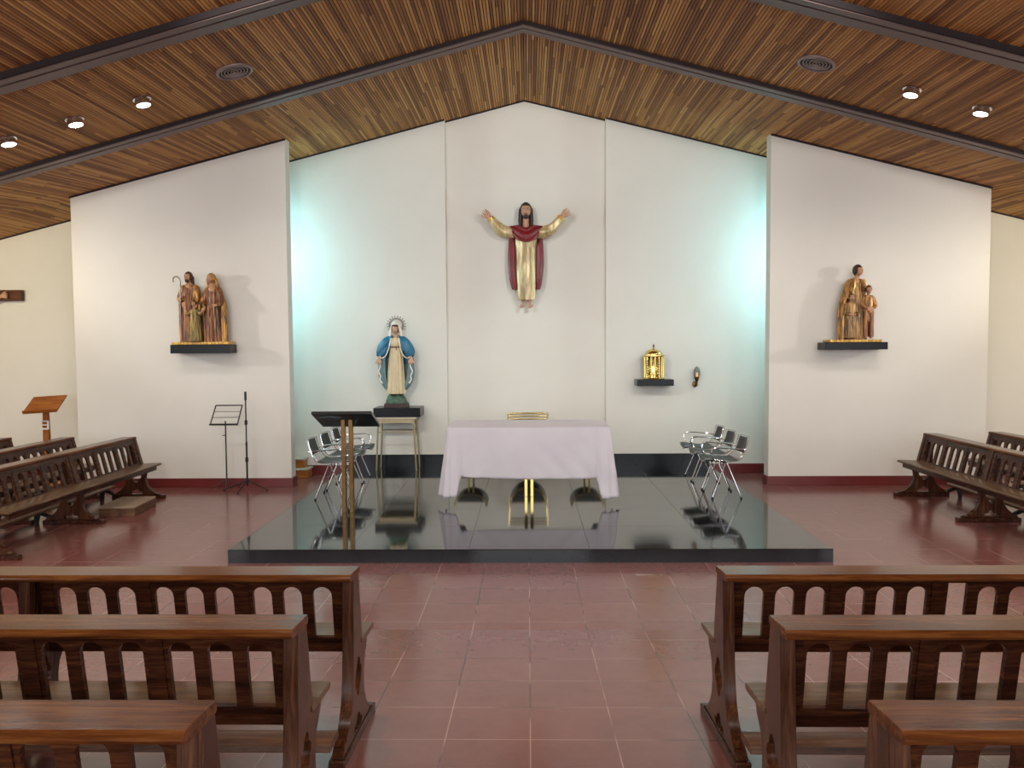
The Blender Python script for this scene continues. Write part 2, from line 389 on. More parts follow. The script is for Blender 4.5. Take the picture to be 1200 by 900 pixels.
# ---- beams across the ceiling: three painted strips with dark grooves, standing a little proud
for i, (y0, w, h) in enumerate(((9.32, .30, .05), (7.14, .30, .07))):
    mb = MB(); sw = (w - .06) / 3
    for k in range(3):
        a = y0 + k * (sw + .03); roofstrip(mb, -ENDX, ENDX, a, a + sw, -.01, h - (.025 if k == 2 else 0))
    o = obj('trim_%d' % (i + 1), mb, M['beam'], smooth=0, kind='structure')
    mb = MB(); roofstrip(mb, -ENDX, ENDX, y0 - .012, y0 + w - .01, -.01, h - .045); roofstrip(mb, -ENDX, ENDX, y0 - .02, y0 - .002, -.01, h * .85)  # groove bottoms, then a dark strip painting the near face's shadow
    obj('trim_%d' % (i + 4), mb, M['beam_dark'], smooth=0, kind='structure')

# ------------------------------------------------------------------ ceiling lamps and vents
def roof_place(x): return (ang if x > RX else -ang)
WARM = (1, .90, .80); COOL = (.93, 1, .97)
lamp_labels = {(-4.17): 'round chrome ceiling lamp nearest the ridge, on the slope above the shepherd family carving',
    (-4.95): 'round chrome ceiling lamp between two others on the slope above the family carving',
    (-5.75): 'round chrome ceiling lamp cut by the frame edge, lowest on its slope',
    (4.11): 'round chrome ceiling lamp nearest the ridge, on the slope above the carving with two children',
    (4.90): 'round chrome ceiling lamp lower down the slope above the carving with two children'}
LAMPS = ((-4.07, 8.47, -4.17), (-4.80, 8.47, -4.95), (-5.53, 8.47, -5.75), (4.01, 8.48, 4.11), (4.74, 8.49, 4.90))
proto = None
for x, y, lx in LAMPS:
    if proto is None:
        r = thing('ceiling_lamp', lamp_labels[lx], 'ceiling lamp', group='ceiling lamps')
        mb = MB(); mb.lathe([(.088, .0), (.094, .0), (.094, -.012), (.078, -.016), (.076, -.07), (.070, -.072), (.068, -.058), (.066, -.05), (.066, 0)], n=36)
        obj('housing', mb, M['chrome'], r)
        mb = MB(); mb.lathe([(.002, -.064), (.03, -.066), (.066, -.058), (.066, -.05), (.002, -.05)], n=36); obj('lens', mb, M['lens'], r)
        proto = r
    else: r = dup(proto, lamp_labels[lx], (0, 0, 0), group='ceiling lamps')
    r.location = (x, y, roof(x, y) + .002); r.rotation_euler = (0, roof_place(x), 0)
vp = None
for x, y, lb in ((-3.07, 8.45, 'round ceiling vent of concentric rings on the slope above the blue statue side'), (3.01, 8.45, 'round ceiling vent of concentric rings on the slope above the brass tabernacle side')):
    if vp is None:
        r = thing('ceiling_vent', lb, 'vent', group='ceiling vents')
        mb = MB(); mb.lathe([(.19, 0), (.195, -.008), (.19, -.02), (.165, -.026), (.163, -.004), (.165, 0)], n=48); obj('frame', mb, M['grille'], r)
        mb = MB(); mb.lathe([(.165, -.001), (.165, -.004), (.001, -.004), (.001, -.001)], n=48); obj('duct', mb, M['vent_dark'], r)
        for q in (.135, .103, .07, .037):
            mb = MB(); mb.lathe([(q - .006, -.006), (q - .003, -.016), (q + .006, -.016), (q + .004, -.006), (q - .006, -.006)], n=40, cap=False); obj('ring', mb, M['grille'], r)
        mb = MB(); mb.lathe([(.001, -.03), (.014, -.026), (.014, -.01), (.001, -.01)], n=20); obj('hub', mb, M['grille'], r)
        vp = r
    else: r = dup(vp, lb, (0, 0, 0), group='ceiling vents')
    r.location = (x, y, roof(x, y) + .002); r.rotation_euler = (0, roof_place(x), 0)

# ------------------------------------------------------------------ pews
BAY = 1.5; GP = .466; AP = .142; AW = .09
def arc_pts(cx, cz, r, a0, a1, n): return [(cx + r * math.cos(a0 + (a1 - a0) * i / n), cz + r * math.sin(a0 + (a1 - a0) * i / n)) for i in range(n + 1)]
def smooth_path(pts, n=6):
    out = []; m = len(pts)
    for i in range(m - 1):
        p0, p1, p2, p3 = pts[max(i - 1, 0)], pts[i], pts[i + 1], pts[min(i + 2, m - 1)]
        for k in range(n):
            t = k / n
            out.append(tuple(.5 * ((2 * p1[d]) + (-p0[d] + p2[d]) * t + (2 * p0[d] - 5 * p1[d] + 4 * p2[d] - p3[d]) * t * t + (-p0[d] + 3 * p1[d] - 3 * p2[d] + p3[d]) * t ** 3) for d in range(len(p1))))
    out.append(tuple(pts[-1])); return out
def end_profile():
    front = smooth_path([(.33, .045), (.30, .062), (.25, .075), (.215, .105), (.175, .14), (.14, .20), (.13, .27), (.145, .34), (.19, .395), (.205, .43)], 5)
    rear = smooth_path([(-.105, .79), (-.105, .6), (-.10, .45), (-.105, .32), (-.125, .22), (-.165, .15), (-.215, .105), (-.27, .075), (-.30, .045)], 5)
    back_front = [(.10, .43), (.085, .47), (.04, .64), (.0, .79)]
    return front + back_front + rear
def quatre(cx, cz, r, h):
    pts = []
    for a in range(48):
        th = 2 * PI * a / 48; q = 1 + .42 * abs(math.cos(2 * th)) ** .8
        pts.append((cx + r * q * math.cos(th) * .74, cz + h * q * math.sin(th) * .74))
    return pts
def pew_end():
    mb = MB()
    hole1 = quatre(.005, .30, .065, .085)
    hole2 = [(-.075, .058)] + arc_pts(-.055, .075, .022, PI * 1.1, PI * .35, 6) + arc_pts(.005, .095, .036, PI * .95, PI * .05, 10) + arc_pts(.065, .075, .022, PI * .65, -PI * .1, 6) + [(.085, .058)]
    mb.prism(end_profile(), [hole1[::-1], hole2], -.0265, .0265, 'x')
    return mb
def back_panel(missing=False, flip=False):
    # outline in (x, s): s runs up the slanted back
    W = BAY - .053; H0, H1 = .0, .39
    mb = MB(); holes = []
    for g in range(3):
        for k in range(3):
            cx = (g - 1) * GP + (k - 1) * AP
            if missing and g == 2 and k == 0:
                holes.append([(cx - AW / 2, .07), (cx + AW / 2, .07), (cx + AW / 2, .365), (cx - AW / 2, .365)]); continue
            holes.append([(cx - AW / 2, .07), (cx + AW / 2, .07)] + arc_pts(cx, .285, AW / 2, 0, PI, 10))
    mb.prism([(-W / 2, H0), (W / 2, H0), (W / 2, H1), (-W / 2, H1)], holes, -.011, .011, 'y')
    # stiles proud of the panel between the groups, and a lower rail
    for x in (-W / 2 + .025, -GP / 2, GP / 2, W / 2 - .025): mb.box(x - .03, x + .03, -.017, .017, .05, H1)
    mb.box(-W / 2, W / 2, -.018, .018, 0, .062); mb.box(-W / 2, W / 2, -.015, .015, .35, H1)
    lean = math.atan2(.085, .34)
    T = Matrix.Translation((0, .070, .402)) @ Matrix.Rotation(lean, 4, 'X')
    mb.v = [tuple(T @ Vector(v)) for v in mb.v]
    return mb
def make_pew(name, label, missing=False, ln=2 * BAY):
    r = thing(name, label, 'pew')
    for k in range(3):
        e = obj('end_panel' if k != 1 else 'middle_panel', pew_end(), M['pew_z'], r, bevel=.003); e.location = (k * BAY, 0, 0)
        mb = MB(); mb.box(-.035, .035, -.32, .375, .0, .045); q = obj('foot_rail', mb, M['pew_x'], r, bevel=.006); q.location = (k * BAY, 0, 0)
    for k in range(2):
        b = obj('back_panel', back_panel(missing and k == 0), M['pew_x'], r); b.location = ((k + .5) * BAY, 0, 0)
    mb = MB(); x0, x1 = -.05, ln + .05
    x0 += .018; x1 -= .018
    prof = [(-.195, .79), (-.20, .80), (-.195, .812), (-.185, .82), (-.01, .825), (0, .818), (.004, .805), (-.002, .792), (-.03, .788), (-.16, .785)]
    prof = [(a, b - .010) for a, b in prof]; mb.prism(prof, [], x0, x1, 'x'); obj('top_rail', mb, M['pew_rail'], r, bevel=.002)
    mb = MB(); prof = [(.075, .435), (.30, .435), (.325, .44), (.333, .45), (.328, .462), (.31, .467), (.075, .458)]
    mb.prism(prof, [], x0 - .0, x1, 'x'); obj('seat', mb, M['pew_seat'], r, bevel=.003)
    mb = MB(); mb.box(x0 + .03, x1 - .03, .255, .275, .375, .436); obj('seat_apron', mb, M['pew_x'], r, bevel=.002)
    mb = MB(); mb.prism([(-.445, .135), (-.44, .162), (-.425, .168), (-.30, .168), (-.285, .160), (-.285, .138), (-.30, .133), (-.435, .130)], [], x0 + .03, x1 - .03, 'x'); obj('kneeler', mb, M['pew_kneel'], r, bevel=.002)
    for k in range(3):
        mb = MB(); a = k * (BAY - .12) + .12
        mb.prism([(-.42, 0), (-.39, 0), (-.37, .09), (-.35, .10), (-.25, .06), (-.25, .10), (-.33, .132), (-.43, .132)], [], a - .015, a + .015, 'x'); obj('kneeler_bracket', mb, M['black_metal'], r)
    return r
tilt = -math.atan(RS)
def nave(proto, x, yrail, label, first=False):
    r = proto if first else dup(proto, label, (0, 0, 0))
    r['group'] = 'pews facing the platform across the aisle'
    r['label'] = label
    r.location = (x, yrail, ground(yrail)); r.rotation_euler = (tilt, 0, 0); return r
# local x=0 is an end panel, length runs +x; left pews span x from -3.63 to -.79
pew = make_pew('church_pew', 'x')
LX = -.832 - 2 * BAY
nave(pew, LX, 3.617, 'long varnished arched-back pew left of the aisle, the one closest to the platform', True)
nave(pew, LX, 2.742, 'long varnished arched-back pew left of the aisle, middle of the three')
nave(pew, LX, 1.905, 'long varnished arched-back pew left of the aisle, cut off by the bottom corner')
pew_b = make_pew('church_pew', 'x', True)
RXP = .902
nave(pew_b, RXP, 3.615, 'long pew right of the aisle with one square-topped gap among its arches', True)
nave(pew, RXP - .02, 2.735, 'long varnished arched-back pew right of the aisle, middle of the three')
nave(pew, RXP - .02, 1.915, 'long varnished arched-back pew right of the aisle, cut off by the bottom corner')
def side(x, yend, lab, s):
    r = copy_tree(pew); r['label'] = lab; r['group'] = 'side pews facing across the platform'
    if s < 0: r.rotation_euler = (0, 0, -PI / 2); r.location = (x, yend, 0)      # faces +x, length runs -y
    else: r.rotation_euler = (0, 0, PI / 2); r.location = (x, yend - 2 * BAY, 0)
    return r
side(-5.185, 10.33, 'dark arched-back side pew with the low padded box under its seat', -1)
side(-6.01, 10.33, 'dark arched-back side pew directly behind the one with the padded box', -1)
side(-6.84, 10.31, 'dark side pew in the third row, only its back corner showing at the frame edge', -1)
side(5.12, 10.33, 'dark arched-back side pew below the carving with two children, front row', 1)
side(6.03, 10.46, 'dark arched-back side pew behind the front one at the frame edge beneath the two-children carving', 1)

# low kneeling box on the floor
r = thing('kneeling_box', 'low wooden box with worn beige padded top under the seat of the side pew', 'kneeling box', (-4.89, 9.52, 0), .08)
mb = MB(); mb.box(-.21, .21, -.32, .32, 0, .085); obj('box_body', mb, M['box_wood'], r, bevel=.004)
mb = MB(); mb.box(-.215, .215, -.325, .325, .085, .12); obj('pad', mb, M['box_beige'], r, bevel=.014)

# two-step wooden box behind the wing wall
r = thing('step_box', 'orange wooden two-tread step box with pale tops behind the wing wall', 'steps', (-3.62, 11.98, 0))
for k, (x1, y0) in enumerate(((.27, -.12), (.20, .0))):
    mb = MB(); mb.box(-.35, x1, y0, .17, k * .14, k * .14 + .115); obj('riser_box', mb, M['steps'], r, bevel=.004)
    mb = MB(); mb.box(-.37, x1 + .02, y0 - .02, .18, k * .14 + .115, k * .14 + .14); obj('tread', mb, M['steptop'], r, bevel=.006)

# ------------------------------------------------------------------ wooden reading stand (left)
r = thing('reading_stand', 'plain orange-brown wooden reading stand with slanted desk against cream wall', 'lectern', (-6.96, 11.30, 0), .0)
mb = MB(); R = Matrix.Translation((.0, .0, 1.18)) @ Matrix.Rotation(math.radians(31), 4, 'X') @ Matrix.Rotation(.10, 4, 'Z')
sh = Matrix(((1, .42, 0, 0), (0, 1, 0, 0), (0, 0, 1, 0), (0, 0, 0, 1)))
mb.box(-.235, .235, -.19, .19, 0, .022, R); obj('desk_board', mb, M['ambo'], r, bevel=.004)
mb = MB(); mb.box(-.235, .235, -.212, -.19, -.004, .045, R); obj('book_ledge', mb, M['ambo'], r, bevel=.004)
mb = MB(); mb.prism([(-.055, .04), (.055, .04), (.032, 1.18), (-.032, 1.18)], [], -.03, .03, 'y'); obj('post', mb, M['ambo_z'], r, bevel=.004)
mb = MB(); mb.box(-.2, .2, -.18, .18, 0, .04); obj('base', mb, M['ambo'], r, bevel=.006)
o = MB(); o.prism([(-.06, 0), (.06, 0), (.06, .13), (-.06, .13)], [[(-.035, .02), (.035, .02), (.035, .058), (-.035, .058)], [(-.035, .075), (.035, .075), (.035, .113), (-.035, .113)]], -.045, -.031, 'y')
w = obj('bracket', o, M['white_plastic'], r, bevel=.003); w.location = (0, 0, .82); w['label'] = 'white bracket with two square openings'

# ------------------------------------------------------------------ figure helpers
def head_mesh(mb, c, h, yaw=0, pitch=0):
    # face looks towards -y
    def fn(d, p):
        x, y, z = d; f = max(0, -y)
        k = 1 - .30 * max(0, -z) ** 1.4
        px, py, pz = p.x * k, p.y * (1 - .12 * max(0, -z) if y > 0 else 1), p.z
        g = lambda u, s: math.exp(-(u / s) ** 2)
        out = 0
        if y < 0:
            out += .13 * g(x, .13) * g(z + .20, .16) + .06 * g(x, .11) * g(z - .02, .2)      # nose
            out -= .06 * g(abs(x) - .34, .16) * g(z - .06, .13)                             # eye sockets
            out += .03 * g(z - .26, .12) * g(x, .6)                                         # brow
            out += .045 * g(x, .22) * g(z + .52, .07) + .03 * g(x, .18) * g(z + .62, .05)   # lips
            out += .07 * g(x, .25) * g(z + .86, .14)                                        # chin
            out += .02 * g(abs(x) - .5, .2) * g(z + .2, .25)                                # cheeks
        return Vector((px, py - out * h * f ** .5, pz))
    R = Euler((pitch, 0, yaw)).to_matrix()
    mb.ell(c, (.345 * h, .42 * h, .5 * h), 40, 30, fn, R)
    for s in (-1, 1):
        e = R @ Vector((s * .345 * h, .03 * h, -.02 * h)); mb.ell(Vector(c) + e, (.035 * h, .07 * h, .11 * h), 12, 8)
def face_details(parent, c, h, yaw=0, pitch=0):
    R = Euler((pitch, 0, yaw)).to_matrix(); c = Vector(c)
    for s in (-1, 1):
        mb = MB(); mb.ell(c + R @ Vector((s * .125 * h, -.345 * h, .035 * h)), (.052 * h, .035 * h, .026 * h), 12, 8); e = obj('eye', mb, M['white_eye'], parent)
        mb = MB(); mb.ell(c + R @ Vector((s * .125 * h, -.372 * h, .035 * h)), (.022 * h, .014 * h, .022 * h), 10, 8); obj('iris', mb, M['iris'], parent)
        mb = MB(); mb.tube([c + R @ Vector((s * .055 * h, -.405 * h, .10 * h)), c + R @ Vector((s * .13 * h, -.40 * h, .13 * h)), c + R @ Vector((s * .20 * h, -.35 * h, .10 * h))], .011 * h, 6); obj('eyebrow', mb, M['hair_dark'], parent)
    mb = MB(); mb.ell(c + R @ Vector((0, -.425 * h, -.265 * h)), (.075 * h, .03 * h, .022 * h), 12, 8); obj('mouth', mb, M['lips'], parent)
def hair_cap(mb, c, h, yaw=0, pitch=0, sc=1.12, facew=.30, top=.30):
    R = Euler((pitch, 0, yaw)).to_matrix()
    def fn(d, p):
        if d.y < -.05 and abs(p.x) < facew * h and p.z < top * h: return Vector((p.x * .75, p.y * .55, p.z * .8))
        k = 1 - .22 * max(0, -d.z); w = 1 + .015 * math.sin(26 * math.atan2(d.x, -d.y))
        return Vector((p.x * k * w, p.y * w, p.z))
    mb.ell(c, (.36 * h * sc, .44 * h * sc, .5 * h * sc), 44, 28, fn, R)
def hand(mb, w, d, n, L, side=1, curl=.35):
    # wrist w, finger direction d, palm normal n
    w, d, n = Vector(w), Vector(d).normalized(), Vector(n); n = (n - d * n.dot(d)).normalized(); s = d.cross(n) * side
    r = L * .085; palm = w + d * L * .28
    for k in range(4):
        o = (k - 1.5) * .21
        mb.capsule(w + s * (o * L * .35), w + d * L * .48 + s * (o * L * .95) , L * .10, L * .095, 10)
    ln = (.42, .50, .47, .36)
    for k in range(4):
        o = (k - 1.5) * .20 * L; b = w + d * L * .48 + s * o; dd = (d + s * (k - 1.5) * .07)
        p1 = b + dd * L * ln[k] * .5 + n * L * .05 * curl; p2 = p1 + dd * L * ln[k] * .45 + n * L * .25 * curl
        mb.capsule(b, p1, r, r * .92, 8); mb.capsule(p1, p2, r * .92, r * .7, 8)
    tb = w + d * L * .15 - s * L * .16; t1 = tb + d * L * .22 - s * L * .16 + n * L * .06; t2 = t1 + d * L * .22 - s * L * .05 + n * L * .05
    mb.capsule(tb, t1, r * 1.15, r * 1.05, 8); mb.capsule(t1, t2, r * 1.05, r * .8, 8)
def foot(mb, ank, d, L, dn=(0, 0, -1)):
    ank, d, dn = Vector(ank), Vector(d).normalized(), Vector(dn); s = d.cross(dn).normalized()
    mb.capsule(ank - d * L * .12 + dn * L * .18, ank + d * L * .45 + dn * L * .22, L * .15, L * .13)
    mb.capsule(ank, ank + d * L * .42 + dn * L * .17, L * .15, L * .12)
    for k in range(5):
        a = ank + d * L * .5 + dn * L * .25 + s * (k - 2) * L * .085
        mb.capsule(a, a + d * L * (.26 - .03 * abs(k - 1.0)), L * .055, L * .045, 8)
def interp(rings, n):
    R = sorted(rings, key=lambda a: -a[0]); return smooth_path(R, n)
def robe(mb, rings, folds=11, n=6, seg=96, seed=0, cap=True, tw=.3):
    rnd = random.Random(seed); ph = [rnd.uniform(0, 6.28) for _ in range(4)]; out = []
    for (z, cx, cy, rx, ry, amp) in interp(rings, n):
        ring = []
        for k in range(seg):
            a = 2 * PI * k / seg
            q = math.cos(folds * a + ph[0] + tw * math.sin(3 * z + ph[1])); q2 = math.cos((folds * 1.0 + 5) * a + ph[2]); 
            f = 1 + amp * (.75 * (abs(q) ** .7 * (1 if q > 0 else -1)) + .35 * q2)
            ring.append((cx + rx * f * math.sin(a), cy - ry * f * math.cos(a), z))
        out.append(ring)
    return mb.loft(out, cap)
def cloak(mb, rings, folds=13, n=6, seg=80, seed=1, th=.12):
    # rings: (z, cx, cy, rx, ry, amp, gap_left, gap_right) ; open at the front (-y) by the two gaps in radians
    rnd = random.Random(seed); ph = [rnd.uniform(0, 6.28) for _ in range(3)]; P = interp(rings, n)
    rows = []
    for (z, cx, cy, rx, ry, amp, g0, g1) in P:
        o = []; i_ = []
        for k in range(seg + 1):
            a = g1 + (2 * PI - g0 - g1) * k / seg
            q = math.cos(folds * a + ph[0]); f = 1 + amp * (abs(q) ** .7 * (1 if q > 0 else -1)) + amp * .4 * math.cos(5 * a + ph[1] + 2 * z)
            o.append((cx + rx * f * math.sin(a), cy - ry * f * math.cos(a), z)); g = f * (1 - th)
            i_.append((cx + rx * g * math.sin(a), cy - ry * g * math.cos(a), z))
        rows.append(o + i_[::-1])
    return mb.loft(rows, True)
def sleeve(mb, path, radii, folds=5, amp=.10, flat=.8, seg=36, seed=0):
    P = [Vector(p) for p in path]; pr = [tuple(p) + (r,) for p, r in zip(P, radii)]; S = smooth_path(pr, 6); rings = []
    rnd = random.Random(seed); ph = rnd.uniform(0, 6.28)
    for i, q in enumerate(S):
        p = Vector(q[:3]); r = q[3]; t = (Vector(S[min(i + 1, len(S) - 1)][:3]) - Vector(S[max(i - 1, 0)][:3])).normalized()
        a = t.cross(Vector((0, 1, 0))).normalized(); b = a.cross(t)
        rings.append([p + a * (r * math.cos(w) * (1 + amp * math.cos(folds * w + ph + i * .25))) + b * (r * flat * math.sin(w) * (1 + amp * math.cos(folds * w + ph + i * .25))) for w in [2 * PI * k / seg for k in range(seg)]])
    return mb.loft(rings, True)

# ------------------------------------------------------------------ risen Christ on the niche wall
def make_christ():
    X, Y = -.018, 12.13
    r = thing('wall_statue', 'large painted statue with outstretched arms in gold robe and dark red cloak on niche wall', 'statue', (X, Y, 2.53))
    # local: z 0 = toe tips .. 1.60 head top
    b = MB(); hc = (0, -.045, 1.468); hh = .235
    head_mesh(b, hc, hh)
    b.capsule((0, -.02, 1.22), (0, -.03, 1.36), .05, .048)
    b.capsule((-.12, 0, 1.17), (.12, 0, 1.17), .06); b.capsule((0, 0, 1.14), (0, 0, .8), .10, .10)
    b.capsule((0, 0, .8), (0, 0, .7), .10, .10)
    for s in (-1, 1):
        sh, el, wr = Vector((s * .17, 0, 1.17)), Vector((s * .37, -.05, 1.205)), Vector((s * .54, -.09, 1.375))
        b.capsule(sh, el, .05, .042); b.capsule(el, wr, .042, .026)
        hand(b, wr, (s * .80, -.12, .60), (0, -1, .15), .15, s, .3)
        b.capsule((s * .06, 0, .74), (s * .055, -.02, .42), .07, .05); b.capsule((s * .055, -.02, .42), (s * .048, .0, .13), .045, .034)
        foot(b, (s * .048, -.005, .14), (s * .16, -.45, -.88), .165, (0, .35, -.25))
    o = obj('body', b, M['skin'], r, remesh=.0045)
    face_details(o, hc, hh)
    m = MB(); hair_cap(m, (0, -.03, 1.478), .24, sc=1.08, facew=.29, top=.26)
    for s in (-1, 1):
        m.capsule((s * .078, -.02, 1.50), (s * .086, -.03, 1.33), .028, .030); m.capsule((s * .086, -.03, 1.33), (s * .088, -.045, 1.25), .030, .020)
        m.capsule((s * .05, .05, 1.45), (s * .05, .05, 1.26), .05, .04)
    obj('hair', m, M['hair_dark'], r, remesh=.006)
    m = MB(); m.ell((0, -.112, 1.376), (.046, .028, .030), 20, 12)
    for s in (-1, 1): m.capsule((s * .040, -.092, 1.385), (s * .062, -.058, 1.435), .013, .009); m.capsule((s * .006, -.146, 1.421), (s * .030, -.134, 1.412), .006, .005)
    obj('beard', m, M['hair_brown'], r, remesh=.004)
    # gold robe
    m = MB(); robe(m, [(1.24, 0, 0, .07, .06, .01), (1.20, 0, 0, .16, .10, .02), (1.05, 0, -.01, .165, .12, .03), (.85, 0, -.01, .152, .12, .05), (.55, 0, -.02, .145, .125, .06), (.3, 0, -.02, .132, .12, .07), (.14, .0, -.02, .118, .11, .08)], 12, seed=3)
    obj('tunic', m, M['gold_robe'], r)
    for s in (-1, 1):
        m = MB(); sleeve(m, [(s * .08, 0, 1.165), (s * .22, -.02, 1.155), (s * .35, -.05, 1.185), (s * .44, -.07, 1.255), (s * .525, -.085, 1.365)], [.080, .088, .084, .072, .050], 4, .07, .8, seed=5 + s)
        obj('sleeve', m, M['gold_robe'], r)
        m = MB(); sleeve(m, [(s * .512, -.083, 1.345), (s * .535, -.088, 1.378)], [.058, .052], 4, .05, .8, seed=5 + s); obj('cuff', m, M['gilt_gold'], r)
    # red cloak: shoulder drape and two hanging sides
    m = MB(); rows = []
    for i in range(20):
        t = i / 19; row = []
        for k in range(65):
            a = -1 + 2 * k / 64
            w = .272 * (1 - .10 * t); x = a * w
            zt = 1.262 - .055 * math.exp(-(a / .28) ** 2) * (1 - t) - .03 * abs(a) ** 3
            zb = 1.262 - .225 * (1 - abs(a) ** 2.4) ** .8 - .035
            z = zt + (zb - zt) * t
            y = -.03 - (.075 + .075 * t * (1 - abs(a))) * math.cos(a * PI / 2 * .96) - .016 * math.sin(PI * t) - .008 * math.sin(13 * t + 2.2 * abs(a) ** 1.5 * 3)
            row.append((x, y, z))
        rows.append(row)
    m.loft(rows, False, False); obj('shoulder_drape', m, M['red'], r, thick=.022, smooth=60)
    m = MB(); cloak(m, [(1.245, 0, .0, .12, .10, .01, 1.3, 1.3), (1.22, 0, .01, .20, .11, .02, 1.25, 1.25), (1.08, 0, .02, .245, .12, .03, 1.10, 1.10), (.95, 0, .02, .258, .12, .04, .80, .80), (.7, 0, .02, .262, .125, .05, .74, .74), (.45, 0, .02, .240, .12, .05, .78, .78), (.30, 0, .02, .205, .11, .05, .9, .9)], 12, seed=4, th=.14)
    obj('cloak', m, M['red'], r)
    return r
make_christ()

# ------------------------------------------------------------------ statue of Mary on her table
def make_mary():
    r = thing('standing_statue', 'painted statue in blue mantle and cream gown with hands lowered and spiked halo', 'statue', (-1.985, 11.93, 1.066))
    m = MB(); m.prism([(-.175, 0), (.175, 0), (.168, .062), (-.165, .062)], [], -.13, .13, 'y'); obj('plinth', m, M['plinth'], r, bevel=.006)
    def rock(d, p): 
        k = 1 + .06 * math.sin(9 * d.x + 4 * d.z) * math.cos(7 * d.y); p = p * k; p.z = max(p.z, -.065); return p
    m = MB(); m.ell((0, .0, .07), (.160, .118, .15), 36, 20, rock); obj('globe', m, M['rock'], r)
    m = MB(); P = []
    for k in range(40):
        a = -1.9 + 3.9 * k / 39; P.append((.105 * math.sin(a) * 1.0, -.10 * math.cos(a) - .01, .205 + .012 * math.sin(a * 5)))
    m.tube(P, [.006 + .010 * math.sin(PI * k / 39) for k in range(40)], 8); obj('snake', m, M['snake'], r)
    b = MB(); hc = (0, -.035, 1.175); hh = .158
    head_mesh(b, hc, hh, 0, .12); b.capsule((0, -.01, 1.00), (0, -.02, 1.11), .036, .034)
    b.capsule((-.09, 0, .99), (.09, 0, .99), .045); b.capsule((0, 0, .98), (0, 0, .6), .07, .075)
    for s in (-1, 1):
        b.capsule((s * .12, 0, .98), (s * .19, .0, .83), .038, .032); b.capsule((s * .19, 0, .83), (s * .238, -.085, .745), .032, .017)
        hand(b, (s * .240, -.09, .735), (s * .10, -.30, -.92), (0, -1, .3), .105, -s, .25)
        b.capsule((s * .05, 0, .6), (s * .05, 0, .26), .055, .04)
        foot(b, (s * .045, -.05, .245), (s * .1, -1, -.15), .10)
    o = obj('body', b, M['skin_pale'], r, remesh=.0035); face_details(o, hc, hh, 0, .12)
    m = MB(); hair_cap(m, hc, hh, sc=1.06, facew=.27, top=.24, pitch=.12); obj('hair', m, M['hair_brown'], r, remesh=.004)
    m = MB(); hair_cap(m, (0, -.008, 1.195), .170, sc=1.20, facew=.31, top=.30, pitch=.12)
    for s in (-1, 1): m.capsule((s * .066, .0, 1.18), (s * .088, .0, 1.06), .024, .022); m.capsule((s * .088, 0, 1.06), (s * .060, -.055, 1.02), .020, .012)
    m.capsule((0, .05, 1.2), (0, .06, 1.04), .05, .06); obj('veil', m, M['white_veil'], r, remesh=.005)
    m = MB(); robe(m, [(1.05, 0, 0, .045, .04, .0), (1.025, 0, 0, .10, .065, .01), (.97, 0, -.01, .105, .088, .03), (.91, 0, -.01, .088, .078, .04), (.87, 0, -.01, .090, .080, .05), (.65, 0, -.01, .108, .095, .07), (.42, 0, -.015, .122, .105, .085), (.205, 0, -.02, .132, .115, .09)], 11, seed=9)
    obj('gown', m, M['cream'], r)
    m = MB(); m.tube([(.092 * math.sin(a), -.01 - .082 * math.cos(a), .905) for a in [2 * PI * k / 40 for k in range(41)]], .008, 8, flat=1.6); m.capsule((.02, -.098, .905), (.025, -.10, .86), .008, .006); obj('sash', m, M['belt'], r)
    # mantle: falls from the shoulders over both arms, hem gathered at the hands
    for s in (-1, 1):
        m = MB(); sleeve(m, [(s * .07, 0.01, 1.035), (s * .13, -.01, .985), (s * .18, -.02, .90), (s * .215, -.035, .815), (s * .235, -.055, .765)], [.045, .070, .078, .074, .052], 5, .09, 1.0, seed=3 + s); obj('mantle_sleeve', m, M['blue'], r)
    m = MB(); cloak(m, [(1.08, 0, .0, .055, .055, .01, .8, .8), (1.05, 0, .0, .115, .075, .02, .62, .62), (.97, 0, .0, .165, .095, .04, .56, .56), (.87, 0, .0, .205, .11, .05, .62, .62), (.78, 0, .0, .245, .12, .06, .88, .88), (.70, 0, .01, .262, .12, .06, 1.15, 1.15), (.64, 0, .02, .262, .12, .06, 1.4, 1.4)], 11, seed=6, th=.12)
    obj('mantle', m, M['blue'], r)
    m = MB(); cloak(m, [(.74, 0, .02, .245, .10, .04, .95, .95), (.6, 0, .03, .262, .11, .06, .85, .85), (.45, 0, .03, .255, .11, .07, .8, .8), (.34, 0, .03, .21, .11, .07, .8, .8), (.26, 0, .03, .15, .10, .05, .9, .9)], 12, seed=8, th=.14)
    obj('mantle_lining', m, M['blue_grey'], r)
    for s in (-1, 1):
        m = MB(); P = [(s * .06, -.06, 1.035), (s * .075, -.095, .96), (s * .092, -.115, .87), (s * .135, -.13, .775), (s * .19, -.125, .74), (s * .225, -.115, .76)]
        m.tube(smooth_path(P, 5), .008, 8); P = [(s * .245, -.09, .70), (s * .225, -.075, .62), (s * .252, -.07, .54), (s * .225, -.065, .47), (s * .235, -.06, .42), (s * .20, -.06, .36)]
        m.tube(smooth_path(P, 5), .012, 8); obj('mantle_border', m, M['white_veil'], r)
    m = MB(); cx, cz, yy = 0, 1.232, .075
    for k in range(60):
        a0, a1 = 2 * PI * k / 60, 2 * PI * (k + 1) / 60
        for q, rad in ((.090, .005), (.112, .005)): m.tube([(cx + q * math.cos(a0), yy, cz + q * math.sin(a0)), (cx + q * math.cos(a1), yy, cz + q * math.sin(a1))], rad, 5)
    for k in range(60):
        a = 2 * PI * k / 60; m.tube([(cx + .090 * math.cos(a), yy, cz + .090 * math.sin(a)), (cx + .112 * math.cos(a + .06), yy, cz + .112 * math.sin(a + .06))], .0035, 4)
    obj('halo_ring', m, M['halo'], r)
